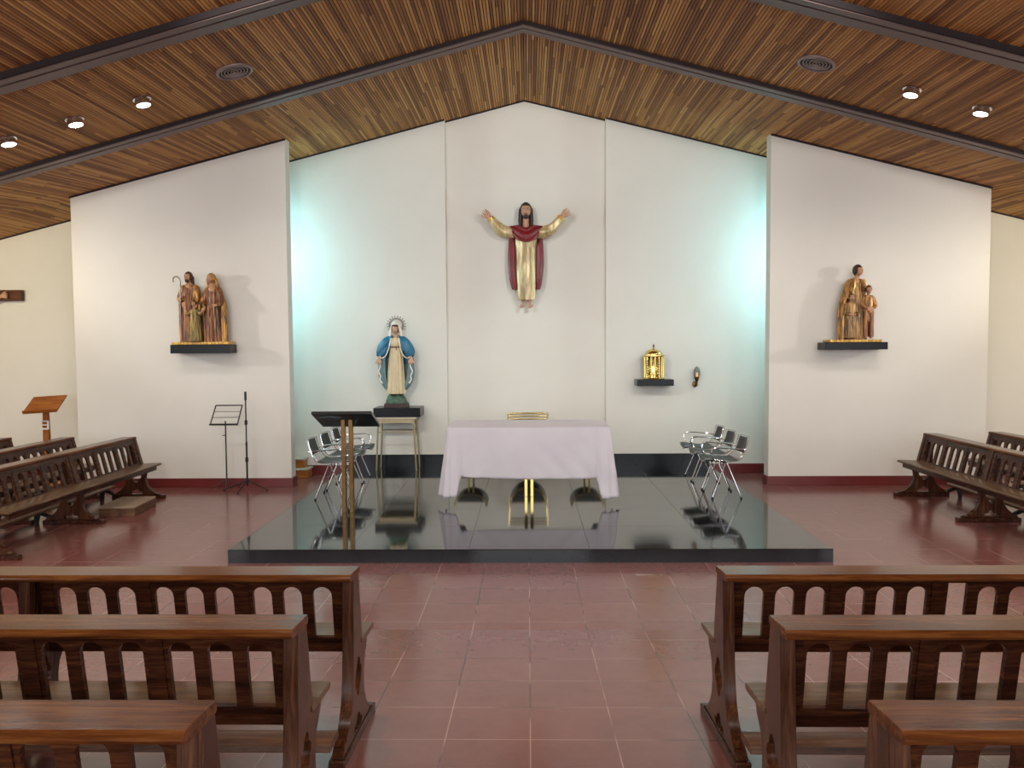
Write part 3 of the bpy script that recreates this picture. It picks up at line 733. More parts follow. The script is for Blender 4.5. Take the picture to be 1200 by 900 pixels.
    for k in range(14):
        a = -.45 + (PI + .9) * k / 13
        m = MB(); m.tube([(cx + .112 * math.cos(a), yy, cz + .112 * math.sin(a)), (cx + .130 * math.cos(a), yy, cz + .130 * math.sin(a))], .003, 5); m.ell((cx + .135 * math.cos(a), yy, cz + .135 * math.sin(a)), (.010, .006, .010), 10, 8)
        obj('halo_ray', m, M['halo'], r)
    return r
make_mary()
# statue table
blk = MB(); blk.box(-.35, .35, -.22, .22, 0, .138); b = obj('stone_block', blk, M['shelf'], None, bevel=.005); b.location = (-1.955, 11.96, .928)
tag(b, 'black stone block lying on the brass table under the blue statue', 'plinth')
r = thing('metal_table', 'narrow champagne metal table with splayed legs carrying black stone block', 'table', (-1.975, 11.95, HD))
m = MB(); m.box(-.31, .31, -.2, .2, .775, .803); obj('tabletop', m, M['ivory'], r, bevel=.005)
m = MB(); m.box(-.27, .27, -.18, -.165, .715, .775); m.box(-.27, .27, .165, .18, .715, .775); m.box(-.27, -.255, -.18, .18, .715, .775); m.box(.255, .27, -.18, .18, .715, .775); obj('apron', m, M['champagne'], r, bevel=.003)
for sx in (-1, 1):
    for sy in (-1, 1):
        m = MB(); m.tube([(sx * .262, sy * .17, .775), (sx * .30, sy * .185, .0)], .0135, 12); obj('leg', m, M['champagne'], r)
for sy in (-1, 1):
    m = MB(); m.tube([(-.272, sy * .176, .58), (.272, sy * .176, .58)], .008, 10); obj('stretcher', m, M['champagne'], r)

# ------------------------------------------------------------------ wall shelves
def shelf(x0, x1, z0, z1, yw, d, label):
    m = MB(); m.box(-(x1 - x0) / 2, (x1 - x0) / 2, -d, .01, 0, z1 - z0); o = obj('wall_shelf', m, M['shelf'], bevel=.004); o.location = ((x0 + x1) / 2, yw, z0)
    return tag(o, label, 'shelf', 'black stone wall shelves')
shelf(-4.915, -4.10, 1.905, 2.025, DW, .29, 'black stone wall shelf under the carved shepherd family')
shelf(4.02, 4.86, 1.895, 1.995, DW, .29, 'black stone wall shelf under the carving with two children')
shelf(1.625, 2.17, 1.365, 1.46, DB, .33, 'small black stone wall shelf under the brass tabernacle')

# ------------------------------------------------------------------ carved groups
def fig_head(parent, c, h, yaw, skin='skin_wood', details=True, mb=None):
    face_details(parent, c, h, yaw)
K = .00156
def make_family():
    r = thing('carved_group', 'gilded wood carving of a bearded shepherd, veiled woman and child on black wall shelf', 'sculpture', (-4.505, DW - .145, 2.025))
    cx = 345.5
    def X(p): return (p - cx) * K
    def Z(p): return (768 - p) * K
    m = MB(); m.box(-.40, .40, -.12, .125, 0, .038); obj('base', m, M['gilt_gold'], r, bevel=.006)
    # man
    mx = X(230); b = MB(); hc = (mx, -.03, Z(172)); hh = .135
    head_mesh(b, hc, hh, -.15); b.capsule((mx, 0, Z(240)), (mx, -.01, Z(205)), .03, .03)
    b.capsule((mx - .07, 0, Z(265)), (mx + .07, 0, Z(265)), .045); b.capsule((mx, 0, Z(260)), (mx, 0, Z(700)), .07, .07)
    for s in (-1, 1):
        sh = Vector((mx + s * .09, 0, Z(275))); el = Vector((mx + s * .115, -.03, Z(400))); 
        wr = Vector((X(185), -.10, Z(345))) if s < 0 else Vector((X(300), -.11, Z(408)))
        b.capsule(sh, el, .033, .028); b.capsule(el, wr, .028, .016)
        if s < 0: hand(b, wr, (.1, -.1, 1), (.4, -1, 0), .07, 1, .8)
        else: hand(b, wr, (.35, -.2, -.7), (0, -1, 0), .07, 1, .4)
        foot(b, (mx + s * .04, -.05, .075), (0, -1, 0), .08)
    o = obj('man_body', b, M['skin_wood'], r, remesh=.0032); face_details(o, hc, hh, -.15)
    m = MB(); hair_cap(m, (mx, -.02, Z(168)), hh, -.15, sc=1.14, facew=.29, top=.30); m.capsule((mx + .045, .0, Z(175)), (mx + .05, .0, Z(230)), .024, .02); obj('man_hair', m, M['hair_brown'], r, remesh=.004)
    m = MB(); m.ell((mx - .008, -.066, Z(203)), (.027, .022, .028), 16, 10); m.capsule((mx - .034, -.05, Z(195)), (mx - .04, -.03, Z(180)), .010, .007); m.capsule((mx + .022, -.055, Z(195)), (mx + .032, -.035, Z(180)), .010, .007); obj('man_beard', m, M['hair_brown'], r)
    m = MB(); robe(m, [(Z(238), mx, 0, .03, .03, .0), (Z(255), mx, 0, .095, .065, .02), (Z(330), mx, 0, .12, .08, .04), (Z(430), mx, 0, .105, .085, .07), (Z(600), mx - .01, 0, .10, .085, .09), (.038, mx - .01, 0, .105, .09, .09)], 10, seed=11, seg=80); obj('man_tunic', m, M['gilt_red'], r)
    m = MB(); cloak(m, [(Z(233), mx, .01, .04, .04, .01, .5, .5), (Z(250), mx, .01, .125, .075, .02, .45, .35), (Z(330), mx, .01, .145, .09, .04, .6, .35), (Z(430), mx, .01, .15, .095, .05, .9, .6), (Z(600), mx, .01, .15, .095, .05, .95, 1.0), (.038, mx, .01, .145, .095, .05, .95, 1.1)], 12, seed=12, seg=70); obj('man_cloak', m, M['gilt'], r)
    for s in (-1, 1):
        m = MB(); w = (X(190), -.095, Z(360)) if s < 0 else (X(290), -.105, Z(400)); sleeve(m, [(mx + s * .085, -.02, Z(270)), (mx + s * .115, -.05, Z(360)), w], [.042, .044, .036], 4, .07, .9, seed=s); obj('man_sleeve', m, M['gilt'], r)
    m = MB(); P = [(X(182), -.125, .04), (X(181), -.125, Z(300)), (X(183), -.12, Z(230)), (X(176), -.115, Z(190)), (X(150), -.115, Z(168)), (X(124), -.115, Z(178)), (X(116), -.115, Z(205)), (X(124), -.115, Z(216))]
    m.tube(smooth_path(P, 6), .0075, 8); obj('staff', m, M['steel_dark'], r)
    # woman
    wx = X(440); b = MB(); hc = (X(428), -.035, Z(185)); hh = .125
    head_mesh(b, hc, hh, -.25, .12); b.capsule((wx - .01, 0, Z(265)), (X(430), -.01, Z(225)), .027, .027)
    b.capsule((wx - .07, 0, Z(290)), (wx + .07, 0, Z(290)), .04); b.capsule((wx, 0, Z(280)), (wx, 0, Z(700)), .07, .07)
    for s, w in ((-1, (X(385), -.10, Z(440))), (1, (X(490), -.105, Z(425)))):
        b.capsule((wx + s * .09, 0, Z(295)), (wx + s * .12, -.03, Z(400)), .03, .026); b.capsule((wx + s * .12, -.03, Z(400)), w, .026, .015)
        hand(b, w, (-s * .6 if s > 0 else -.2, -.2, -.6 if s < 0 else .1), (0, -1, 0), .065, s, .4)
    o = obj('woman_body', b, M['skin_wood'], r, remesh=.0032); face_details(o, hc, hh, -.25, .12)
    m = MB(); robe(m, [(Z(262), wx, 0, .03, .03, .0), (Z(280), wx, 0, .09, .06, .02), (Z(350), wx, -.01, .095, .075, .04), (Z(400), wx, -.01, .085, .075, .05), (Z(420), wx, -.01, .09, .08, .08), (Z(600), wx, 0, .115, .09, .10), (.038, wx + .01, 0, .125, .095, .10)], 12, seed=14, seg=90); obj('woman_gown', m, M['gilt_red'], r)
    m = MB(); cloak(m, [(Z(250), wx, .015, .05, .05, .01, .5, .5), (Z(270), wx, .015, .11, .075, .02, .55, .55), (Z(350), wx, .015, .145, .09, .03, .7, .6), (Z(420), wx + .01, .015, .165, .10, .05, 1.0, .85), (Z(600), wx + .015, .015, .165, .10, .06, 1.25, .8), (.038, wx + .015, .015, .17, .10, .06, 1.3, .8)], 12, seed=15, seg=70); obj('woman_cloak', m, M['gilt'], r)
    m = MB(); hair_cap(m, (X(432), -.015, Z(185)), .135, -.25, .1, sc=1.2, facew=.27, top=.32)
    for s in (-1, 1): m.capsule((X(432) + s * .05, .0, Z(190)), (wx + s * .06, .0, Z(265)), .026, .03)
    m.capsule((X(435), .03, Z(180)), (wx, .03, Z(270)), .045, .06); obj('woman_veil', m, M['gilt'], r, remesh=.0045)
    for s, w in ((-1, (X(390), -.09, Z(430))), (1, (X(500), -.095, Z(420)))):
        m = MB(); sleeve(m, [(wx + s * .085, -.02, Z(300)), (wx + s * .125, -.05, Z(390)), w], [.038, .042, .032], 4, .07, .9, seed=s + 5); obj('woman_sleeve', m, M['gilt_red'], r)
    # child
    cx_ = X(297); b = MB(); hc = (cx_, -.12, Z(410)); hh = .082; head_mesh(b, hc, hh); b.capsule((cx_, -.11, Z(455)), (cx_, -.115, Z(430)), .016, .016)
    b.capsule((cx_ - .035, -.11, Z(470)), (cx_ + .035, -.11, Z(470)), .018); b.capsule((cx_, -.11, Z(475)), (cx_, -.11, Z(620)), .026, .03)
    for s, w in ((-1, (X(222), -.13, Z(458))), (1, (X(376), -.13, Z(468)))):
        e = (cx_ + s * .085, -.125, Z(500)); b.capsule((cx_ + s * .045, -.11, Z(472)), e, .02, .016); b.capsule(e, w, .016, .011); hand(b, w, (s * .3, 0, 1), (0, -1, 0), .045, s, .4)
        b.capsule((cx_ + s * .025, -.11, Z(640)), (cx_ + s * .03, -.11, Z(745)), .022, .016); foot(b, (cx_ + s * .032, -.115, Z(738)), (s * .15, -1, 0), .055)
    o = obj('child_body', b, M['skin_wood'], r, remesh=.0026); face_details(o, hc, hh)
    m = MB(); hair_cap(m, (cx_, -.112, Z(406)), hh, sc=1.14, facew=.28, top=.28); obj('child_hair', m, M['hair_brown'], r)
    m = MB(); robe(m, [(Z(450), cx_, -.11, .02, .02, 0), (Z(460), cx_, -.11, .05, .035, .02), (Z(540), cx_, -.11, .055, .045, .05), (Z(600), cx_, -.11, .07, .05, .08), (Z(735), cx_, -.11, .085, .055, .10)], 11, seed=17, seg=72); obj('child_dress', m, M['gilt_green'], r)
    for s in (-1, 1):
        m = MB(); sleeve(m, [(cx_ + s * .04, -.11, Z(470)), (cx_ + s * .082, -.122, Z(498)), (cx_ + s * .098, -.127, Z(482))], [.026, .026, .022], 4, .07, .9); obj('child_sleeve', m, M['gilt_green'], r)
make_family()
def make_saint():
    r = thing('carved_group', 'gilded wood carving of a cloaked man sheltering two standing children on black wall shelf', 'sculpture', (4.455, DW - .145, 1.995))
    cx = 395
    def X(p): return (p - cx) * K
    def Z(p): return (752 - p) * K
    m = MB(); m.box(X(160), X(612), -.125, .125, 0, .036); obj('base', m, M['gilt_gold'], r, bevel=.006)
    mx = X(405); b = MB(); hc = (X(424), -.03, Z(132)); hh = .142
    head_mesh(b, hc, hh, .45, .15); b.capsule((mx + .01, 0, Z(205)), (X(420), -.01, Z(170)), .03, .03)
    b.capsule((mx - .07, 0, Z(228)), (mx + .07, 0, Z(228)), .045); b.capsule((mx, 0, Z(230)), (mx, 0, Z(690)), .07, .07)
    for s in (-1, 1):
        w = (X(335), -.07, Z(340)) if s < 0 else (X(470), -.05, Z(350)); b.capsule((mx + s * .09, 0, Z(240)), (mx + s * .115, -.01, Z(330)), .033, .028); b.capsule((mx + s * .115, -.01, Z(330)), w, .028, .016); hand(b, w, (0, -.3, -1), (0, -1, 0), .065, s, .4)
        foot(b, (mx + s * .05, -.05, .07), (0, -1, 0), .08)
    o = obj('man_body', b, M['skin_wood'], r, remesh=.0032); face_details(o, hc, hh, .45, .15)
    m = MB(); hair_cap(m, (X(418), -.015, Z(126)), .145, .45, .15, sc=1.12, facew=.29, top=.26); obj('man_hair', m, M['hair_brown'], r)
    m = MB(); robe(m, [(Z(203), mx, 0, .035, .03, .0), (Z(218), mx, 0, .09, .06, .02), (Z(300), mx, -.01, .10, .08, .03), (Z(370), mx, -.01, .095, .08, .05), (Z(600), mx + .02, 0, .12, .085, .08), (.036, mx + .03, 0, .13, .09, .09)], 10, seed=21, seg=80); obj('man_robe', m, M['gilt_bronze'], r)
    m = MB(); cloak(m, [(Z(195), mx, .01, .045, .045, .01, .5, .5), (Z(212), mx, .01, .11, .075, .02, .45, .45), (Z(290), mx - .005, .01, .145, .09, .03, .4, .5), (Z(380), X(385), .01, .155, .095, .05, .8, 1.0), (Z(480), X(372), .01, .165, .095, .05, .8, 1.25), (.036, X(370), .01, .165, .095, .05, .8, 1.3)], 12, seed=22, seg=70); obj('man_cloak', m, M['gilt'], r)
    for s, P in ((-1, [(X(378), -.085, Z(205)), (X(372), -.10, Z(270)), (X(352), -.10, Z(330))]), (1, [(X(455), -.075, Z(200)), (X(470), -.085, Z(240)), (X(478), -.075, Z(290))])):
        m = MB(); m.tube(smooth_path(P, 6), .009, 8); obj('cloak_border', m, M['gilt_gold'], r)
    def kid(px, hz, hh, yaw, shz, hem, trousers, mat, folds):
        x = X(px); b = MB(); hc = (x, -.09, Z(hz)); head_mesh(b, hc, hh, yaw, .1); b.capsule((x, -.075, Z(shz)), (x, -.08, Z(hz + 25)), .02, .02)
        b.capsule((x - .045, -.07, Z(shz + 18)), (x + .045, -.07, Z(shz + 18)), .02); b.capsule((x, -.07, Z(shz + 25)), (x, -.07, Z(560)), .032, .032)
        for s in (-1, 1):
            e = (x + s * .082, -.085, Z(shz + 95)); w = (x + s * .03 - .0, -.135, Z(shz + 112)); b.capsule((x + s * .06, -.07, Z(shz + 22)), e, .024, .02); b.capsule(e, w, .02, .012); hand(b, w, (-s, -.1, .1), (0, -1, .2), .05, s, .4)
            b.capsule((x + s * .03, -.07, Z(560)), (x + s * .035, -.07, Z(705)), .03, .02); foot(b, (x + s * .035, -.08, Z(704)), (s * .25, -1, 0), .07)
        o = obj('child_body', b, M['skin_wood'], r, remesh=.0028); face_details(o, hc, hh, yaw, .1)
        m = MB(); hair_cap(m, (x, -.08, Z(hz - 4)), hh, yaw, .1, sc=1.12, facew=.29, top=.25); obj('child_hair', m, M['hair_brown'], r)
        m = MB(); robe(m, [(Z(shz), x, -.07, .022, .02, 0), (Z(shz + 10), x, -.07, .066, .045, .02), (Z(shz + 90), x, -.075, .07, .055, .04), (Z(shz + 150), x, -.075, .075, .055, .06)] + ([(Z(hem), x, -.075, .078, .058, .08)] if not trousers else []), folds, seed=int(px), seg=64); obj('child_tunic', m, mat, r)
        if trousers:
            for s in (-1, 1):
                m = MB(); robe(m, [(Z(shz + 140), x + s * .034, -.07, .04, .048, .03), (Z(620), x + s * .038, -.07, .036, .042, .05), (Z(706), x + s * .04, -.07, .034, .04, .05)], 5, seed=3 + s, seg=40); obj('trouser_leg', m, M['gilt_red'], r)
            m = MB(); m.box(x - .045, x + .04, -.165, -.145, Z(shz + 135), Z(shz + 108)); obj('book', m, M['skin_wood'], r, bevel=.003)
        for s in (-1, 1):
            m = MB(); sleeve(m, [(x + s * .055, -.07, Z(shz + 20)), (x + s * .083, -.083, Z(shz + 88)), (x + s * .045, -.125, Z(shz + 108))], [.032, .030, .022], 4, .07, .9); obj('child_sleeve', m, mat, r)
    kid(350, 362, .095, .1, 402, 712, False, M['gilt_bronze'], 9)
    kid(500, 298, .105, -.25, 345, 500, True, M['gilt'], 8)
make_saint()

# ------------------------------------------------------------------ tabernacle
r = thing('tabernacle', 'shiny brass drum-shaped tabernacle with domed lid and small finial', 'tabernacle', (1.893, 12.02, 1.46))
m = MB()
prof = [(.002, 0), (.165, 0), (.168, .012), (.158, .02), (.154, .028), (.154, .335), (.158, .343), (.172, .35), (.172, .362), (.155, .368), (.002, .368)]
m.lathe(prof, n=64); obj('drum', m, M['brass'], r)
m = MB(); m.lathe([(.13, .368), (.128, .385), (.115, .41), (.09, .434), (.06, .448), (.028, .455), (.002, .457)], n=56); obj('dome', m, M['brass'], r)
m = MB(); m.lathe([(.002, .455), (.018, .456), (.010, .467), (.008, .478), (.017, .488), (.020, .500), (.012, .512), (.004, .528), (.001, .535)], n=24); obj('finial', m, M['brass_pale'], r)
for k in range(7):
    a = math.radians(-90 - 66 + 22 * k); m = MB(); m.cyl((.156 * math.cos(a), .156 * math.sin(a), .03), (.156 * math.cos(a), .156 * math.sin(a), .335), .009, n=12); obj('rib', m, M['brass'], r)
for b_ in (11, -33):
    m = MB()
    for q in range(14):
        a = math.radians(-90 + b_ + (6 if q % 2 else -6)); z = .06 + q * .018; m.ell((.156 * math.cos(a), .156 * math.sin(a), z), (.016, .010, .013), 10, 8)
    obj('relief', m, M['brass_dull'], r)

# sanctuary lamp
r = thing('sanctuary_lamp', 'small brass wall lamp with egg-shaped glass shade and reddish light', 'wall lamp', (2.55, DB, 1.40))
m = MB(); m.lathe([(.001, 0), (.045, 0), (.04, .02), (.015, .03), (.001, .032)], n=24)
R = Matrix.Translation((0, 0, -.03)) @ Matrix.Rotation(PI / 2, 4, 'X'); m.v = [tuple(R @ Vector(v)) for v in m.v]; obj('wall_plate', m, M['brass_dull'], r)
m = MB(); m.tube(smooth_path([(0, -.02, -.03), (-.01, -.07, -.06), (-.01, -.10, -.03), (0, -.11, .04)], 6), .009, 10)
m.lathe([(.008, .0), (.026, .03), (.03, .05), (.042, .085), (.038, .09), (.008, .06)], 0.004, -.11, 24); m.tube([(-.02, -.09, -.075), (-.01, -.085, -.05)], [.003, .014], 10); obj('arm', m, M['brass_dull'], r)
m = MB(); m.lathe([(.030, .085), (.045, .115), (.050, .15), (.045, .19), (.030, .225), (.010, .243), (.001, .245)], .006, -.11, 32, cap=False); obj('shade', m, M['glass'], r, thick=.003)
m = MB(); m.lathe([(.001, .085), (.012, .09), (.018, .12), (.014, .145), (.001, .155)], .006, -.11, 16); obj('bulb', m, M['flame'], r)

# ------------------------------------------------------------------ altar
r = thing('altar_table', 'granite-topped altar on a pair of square brass pillars beneath a white cloth', 'altar', (0, 9.74, HD))
m = MB(); m.box(-.93, .93, -.44, .44,   .845, .89); obj('tabletop', m, M['ivory'], r, bevel=.004)
for x in (-.033, .040):
    for y in (-.02, .30):
        m = MB(); m.box(x - .0195, x + .0195, y - .02, y + .02, .0, .845); obj('pillar', m, M['brass'], r, bevel=.003)
# cloth
def cloth():
    m = MB(); W, D, T = .945, .455, .9; 
    per = []
    def seg(a, b, n): return [(a[0] + (b[0] - a[0]) * i / n, a[1] + (b[1] - a[1]) * i / n) for i in range(n)]
    rc = .03
    pts = []
    corners = [(-W, -D), (W, -D), (W, D), (-W, D)]
    sides = [((-W + rc, -D), (W - rc, -D), (0, -1), 90), ((W, -D + rc), (W, D - rc), (1, 0), 44), ((W - rc, D), (-W + rc, D), (0, 1), 90), ((-W, D - rc), (-W, -D + rc), (-1, 0), 44)]
    for k, (a, b, nn, n) in enumerate(sides):
        for i, p in enumerate(seg(a, b, n)): pts.append((p[0], p[1], nn[0], nn[1], min(i, n - i) / n * 2 if True else 0, k))
        a0 = math.atan2(nn[1], nn[0])
        c = (b[0] - nn[0] * 0, b[1]); cc = {0: (W - rc, -D + rc), 1: (W - rc, D - rc), 2: (-W + rc, D - rc), 3: (-W + rc, -D + rc)}[k]
        for i in range(15):
            a = a0 + PI / 2 * i / 14 if i < 14 else a0 + PI / 2 * .999
            pts.append((cc[0] + rc * math.cos(a), cc[1] + rc * math.sin(a), math.cos(a), math.sin(a), -1 - i, k))
    rows = []; NV = 26
    rnd = random.Random(4)
    waves = [(rnd.uniform(2, 9), rnd.uniform(0, 6.28), rnd.uniform(.3, 1)) for _ in range(5)]
    for j in range(NV + 1):
        t = j / NV; row = []
        for (x, y, nx, ny, q, k) in pts:
            if k in (0, 2):
                # distance to nearest vertical corner for the front / back drops
                d = W - abs(x)
            else: d = D - abs(y)
            if q < 0: d = 0
            u_ = min(1, max(0, (.150 - d) / .055)); cfac = u_ * u_ * (3 - 2 * u_)
            v_ = min(1, max(0, (.30 - d) / .30)); lift = v_ * v_
            sag = (.012 * math.sin(3.1 * x + 1.3) + .02 * (x > 0) * (x / W) ** 2) * (k in (0, 2))
            drop = (.592 if not (k == 2 or (k == 1 and q < 0)) else .36) + sag - .012 * lift + .225 * cfac * (1 if y < 0 else .3) - .04 * cfac * (d > .05 and 0)
            flare = .012 + .02 * t + (.11 if k in (1, 3) else .0) * t * min(1, d / .2) * .6 + .075 * t * cfac
            wv = sum(w * math.sin(f * (x * 1.7 + y * 3.0) + ph + 1.6 * t * (1 if x > 0 else -1)) for f, ph, w in waves) * .0045 * t ** .8
            wv += .0075 * t * math.sin(24 * (abs(x) - .55 * t)) * (k in (0, 2)) * (.3 + .7 * abs(x))
            wv += .020 * t * math.cos(q * PI / 5.2) * (q < 0) - .012 * t * math.exp(-((d - .16) / .03) ** 2)
            o = flare + wv
            row.append((x + nx * o, y + ny * o, T - t * drop - (.004 if t > 0 else 0)))
        rows.append(row)
    m.loft(rows, False, True)
    # top surface
    n0 = len(pts); c = len(m.v); m.v.append((0, 0, T + .001)); 
    inner = [(x * .97, y * .95, T + .003) for (x, y, *_r) in pts]; o = len(m.v); m.v += inner
    for i in range(n0):
        k = (i + 1) % n0; m.f.append((i, k, o + k, o + i)); m.f.append((o + i, o + k, c))
    # hem band: slightly thicker last rows
    return m
o = obj('altar_cloth', cloth(), M['cloth'], thick=.003, smooth=70); o.location = (-.0, 9.74, HD)
tag(o, 'white cloth draped over the altar, its corners hanging in folds', 'tablecloth')

# ------------------------------------------------------------------ brass and black seats behind the altar
def cradle_chair(high):
    r = thing('celebrant_chair' if high else 'cradle_stool', 'x', 'chair' if high else 'stool')
    R_, D_, zc, d0, d1 = (.275, .28, .45, -.24, .24) if high else (.24, .19, .42, -.22, .22)
    def el(rr, dd, a0, a1, n=32): return [(rr * math.cos(a0 + (a1 - a0) * i / n), zc + dd * math.sin(a0 + (a1 - a0) * i / n)) for i in range(n + 1)]
    m = MB(); m.prism(el(R_, D_, PI, 2 * PI) + el(R_ - .028, D_ - .028, 2 * PI, PI), [], d0, d1, 'y'); obj('shell', m, M['black'], r, bevel=.003)
    m = MB(); m.prism([(p[0], min(p[1], zc - .05)) for p in el(R_ - .034, D_ - .034, PI, PI * 2)], [], d0 + .01, d1 - .02, 'y'); obj('seat_cushion', m, M['pad'], r, bevel=.01)
    for y in (d0 - .006, d1 + .006):
        m = MB(); m.tube([(p[0], y, p[1]) for p in el(R_ - .012, D_ - .012, PI, 2 * PI)], .012, 8); obj('rim', m, M['brass_pale'], r)
    for s in (-1, 1):
        m = MB(); m.tube([(s * (R_ - .012), d0, zc), (s * (R_ - .012), d1, zc)], .013, 8); obj('armrest', m, M['brass_pale'], r)
    for s in (-1, 1):
        m = MB(); m.box(s * .035 - .0145, s * .035 + .0145, -.015, .015, .015, zc - D_ + .02); obj('pillar', m, M['brass'], r, bevel=.002)
    m = MB(); m.lathe([(.001, 0), (.17, 0), (.17, .012), (.16, .016), (.001, .016)], n=40); obj('base', m, M['black'], r)
    if high:
        for s in (-1, 1):
            m = MB(); m.tube([(s * (R_ + .0), d1, zc - .03), (s * (R_ + .018), d1 + .01, .845)], .014, 10); obj('post', m, M['brass_pale'], r)
        for z in (.752, .797, .84):
            m = MB(); m.tube([(x, d1 - .0 + .03 * math.cos(x * 4), z) for x in [-.3 + .6 * i / 14 for i in range(15)]], .0145, 10); obj('back_bar', m, M['brass_pale'], r)
        for z in (.45, .50):
            m = MB(); m.tube([(-.275, d1, z), (.275, d1, z)], .010, 8); obj('lower_bar', m, M['brass'], r)
    return r
a = cradle_chair(True); a.location = (-.005, 11.62, HD); a['label'] = 'central seat behind the altar, brass back bars showing above the cloth'
b = cradle_chair(False); b.location = (-.83, 11.42, HD); b['label'] = 'black cradle stool on brass pillars behind the altar, on the blue statue side'; b['group'] = 'low cradle stools behind the altar'
c = dup(b, 'black cradle stool on brass pillars behind the altar, on the tabernacle side', (.84, 11.42, HD))

# ------------------------------------------------------------------ black lectern on brass bars
r = thing('lectern', 'black slanted-top lectern on two tall brass bars at the platform edge', 'lectern', (-2.03, 8.83, HD))
R = Matrix.Translation((0, .0, 1.045)) @ Matrix.Rotation(-math.radians(21), 4, 'X')
m = MB(); m.box(-.335, .325, -.26, .26, -.012, .022, R); obj('desk', m, M['black'], r, bevel=.003)
for s in (-1, 1):
    m = MB(); m.box(s * .042 - .022, s * .042 + .022, -.03, .03, .0, 1.045); obj('pillar', m, M['brass_dull'], r, bevel=.003)

# ------------------------------------------------------------------ wire chairs
def wire_chair():
    r = thing('wire_chair', 'x', 'chair')
    prof = smooth_path([(.25, .425), (.18, .432), (.05, .420), (-.08, .418), (-.17, .44), (-.225, .49), (-.26, .56), (-.29, .64), (-.315, .725)], 4)
    def P(i, v):
        x, z = prof[i]; t = i / (len(prof) - 1); w = .245 - .03 * max(0, t - .5) * 2 - (.03 if i < 3 else 0)
        up = (.05 * (1 - t) + .0 * t) * v * v; fw = .06 * t * v * v
        return (x + fw, v * w, z + up)
    m = MB(); N = len(prof)
    for k in range(11): m.tube([P(i, -1 + 2 * k / 10) for i in range(N)], .0024, 5)
    for i in range(1, N, 2): m.tube([P(i, -1 + 2 * k / 12) for k in range(13)], .0024, 5)
    obj('wire_shell', m, M['chrome'], r)
    m = MB(); rim = [P(i, -1) for i in range(N)] + [P(N - 1, -1 + 2 * k / 8) for k in range(1, 8)] + [P(i, 1) for i in range(N - 1, -1, -1)] + [P(0, 1 - 2 * k / 8) for k in range(1, 9)]
    m.tube(rim, .006, 8, cap=False); obj('rim', m, M['chrome'], r)
    def pad(i0, i1, vw, off, th):
        m = MB(); rows = []
        for i in range(i0, i1 + 1):
            a = Vector(P(max(i - 1, 0), 0)); b = Vector(P(min(i + 1, N - 1), 0)); t = (b - a).normalized(); n = Vector((0, 1, 0)).cross(t); 
            if n.z < 0 and n.x < 0: n = -n
            if n.z < 0: n = -n if abs(n.z) > abs(n.x) else n
            if n.x < -.3: n = -n
            e = .35 if i in (i0, i1) else 1
            up = [Vector(P(i, v * vw)) + n * (off + th * e * (1 - .6 * abs(v) ** 6)) for v in [-1 + 2 * k / 12 for k in range(13)]]
            lo = [Vector(P(i, v * vw)) + n * off for v in [1 - 2 * k / 12 for k in range(13)]]
            rows.append(up + lo)
        m.loft(rows, True); return m
    obj('seat_pad', pad(1, 16, .86, .004, .028), M['seat_pad'], r, smooth=60)
    obj('back_pad', pad(22, N - 2, .80, .004, .022), M['pad'], r, smooth=60)
    for s in (-1, 1):
        m = MB(); pa = smooth_path([(-.245, s * .215, .585), (-.15, s * .262, .600), (.0, s * .268, .612), (.12, s * .268, .618), (.175, s * .266, .60), (.19, s * .262, .55), (.17, s * .255, .50), (.16, s * .235, .455)], 5)
        m.tube(pa, .008, 8); obj('armrest', m, M['chrome'], r)
        for x in (-1, 1):
            m = MB(); m.tube([(x * .012 - .0, s * .20, .415), (x * .172, s * .24, .012)], .008, 8)
            l = obj('leg', m, M['chrome'], r); m = MB(); m.cyl((x * .169, s * .2395, .02), (x * .176, s * .2415, 0), .0125, n=12); obj('foot_cap', m, M['rubber'], l)
    m = MB()
    for x in (-.012, .012): m.tube([(x, -.20, .415), (x, .20, .415)], .007, 8)
    obj('cross_bar', m, M['chrome'], r)
    return r
w = wire_chair(); spots = [9.78, 10.38, 10.98]
names = ['nearest the camera', 'in the middle of its row', 'closest to the back wall']
for i, y in enumerate(spots):
    lb = 'wire armchair with dark pads, row by the tabernacle, ' + names[i]
    q = w if i == 0 else dup(w, lb, (0, 0, 0)); q['label'] = lb; q['group'] = 'wire chairs on the tabernacle side'
    q.location = (2.385 - (0 if i < 2 else -.0), y, HD); q.rotation_euler = (0, 0, PI + (0, .02, -.02)[i])
for i, y in enumerate(spots):
    lb = 'wire armchair with dark pads, row behind the lectern, ' + names[i]
    q = dup(w, lb, (0, 0, 0)); q['group'] = 'wire chairs behind the lectern'; q.location = (-2.43, y, HD); q.rotation_euler = (0, 0, (.03, -.02, .02)[i])

# ------------------------------------------------------------------ music stand and microphone stand
r = thing('music_stand', 'thin folding music stand with open black wire desk by the wing wall', 'music stand', (-4.20, 10.95, 0))
R = Matrix.Translation((.02, 0, .93)) @ Matrix.Rotation(math.radians(-24), 4, 'X')
m = MB(); c4 = [(-.215, 0, -.12), (.165, 0, -.12), (.205, 0, .135), (-.165, 0, .135)]
c4 = [Vector((x, -.02 - z * .35, z)) for x, _, z in c4]
c4 = [Vector((x, z_ * .35, z_)) + Vector((.0, 0, 1.04)) for x, _, z_ in [(-.215, 0, -.12), (.165, 0, -.12), (.205, 0, .135), (-.165, 0, .135)]]
for i in range(4): m.tube([c4[i], c4[(i + 1) % 4]], .009, 6)
obj('desk_frame', m, M['black_metal'], r)
for t_ in (.36, .66):
    m = MB(); m.tube([c4[0].lerp(c4[3], t_), c4[1].lerp(c4[2], t_)], .004, 6); obj('wire', m, M['steel_dark'], r)
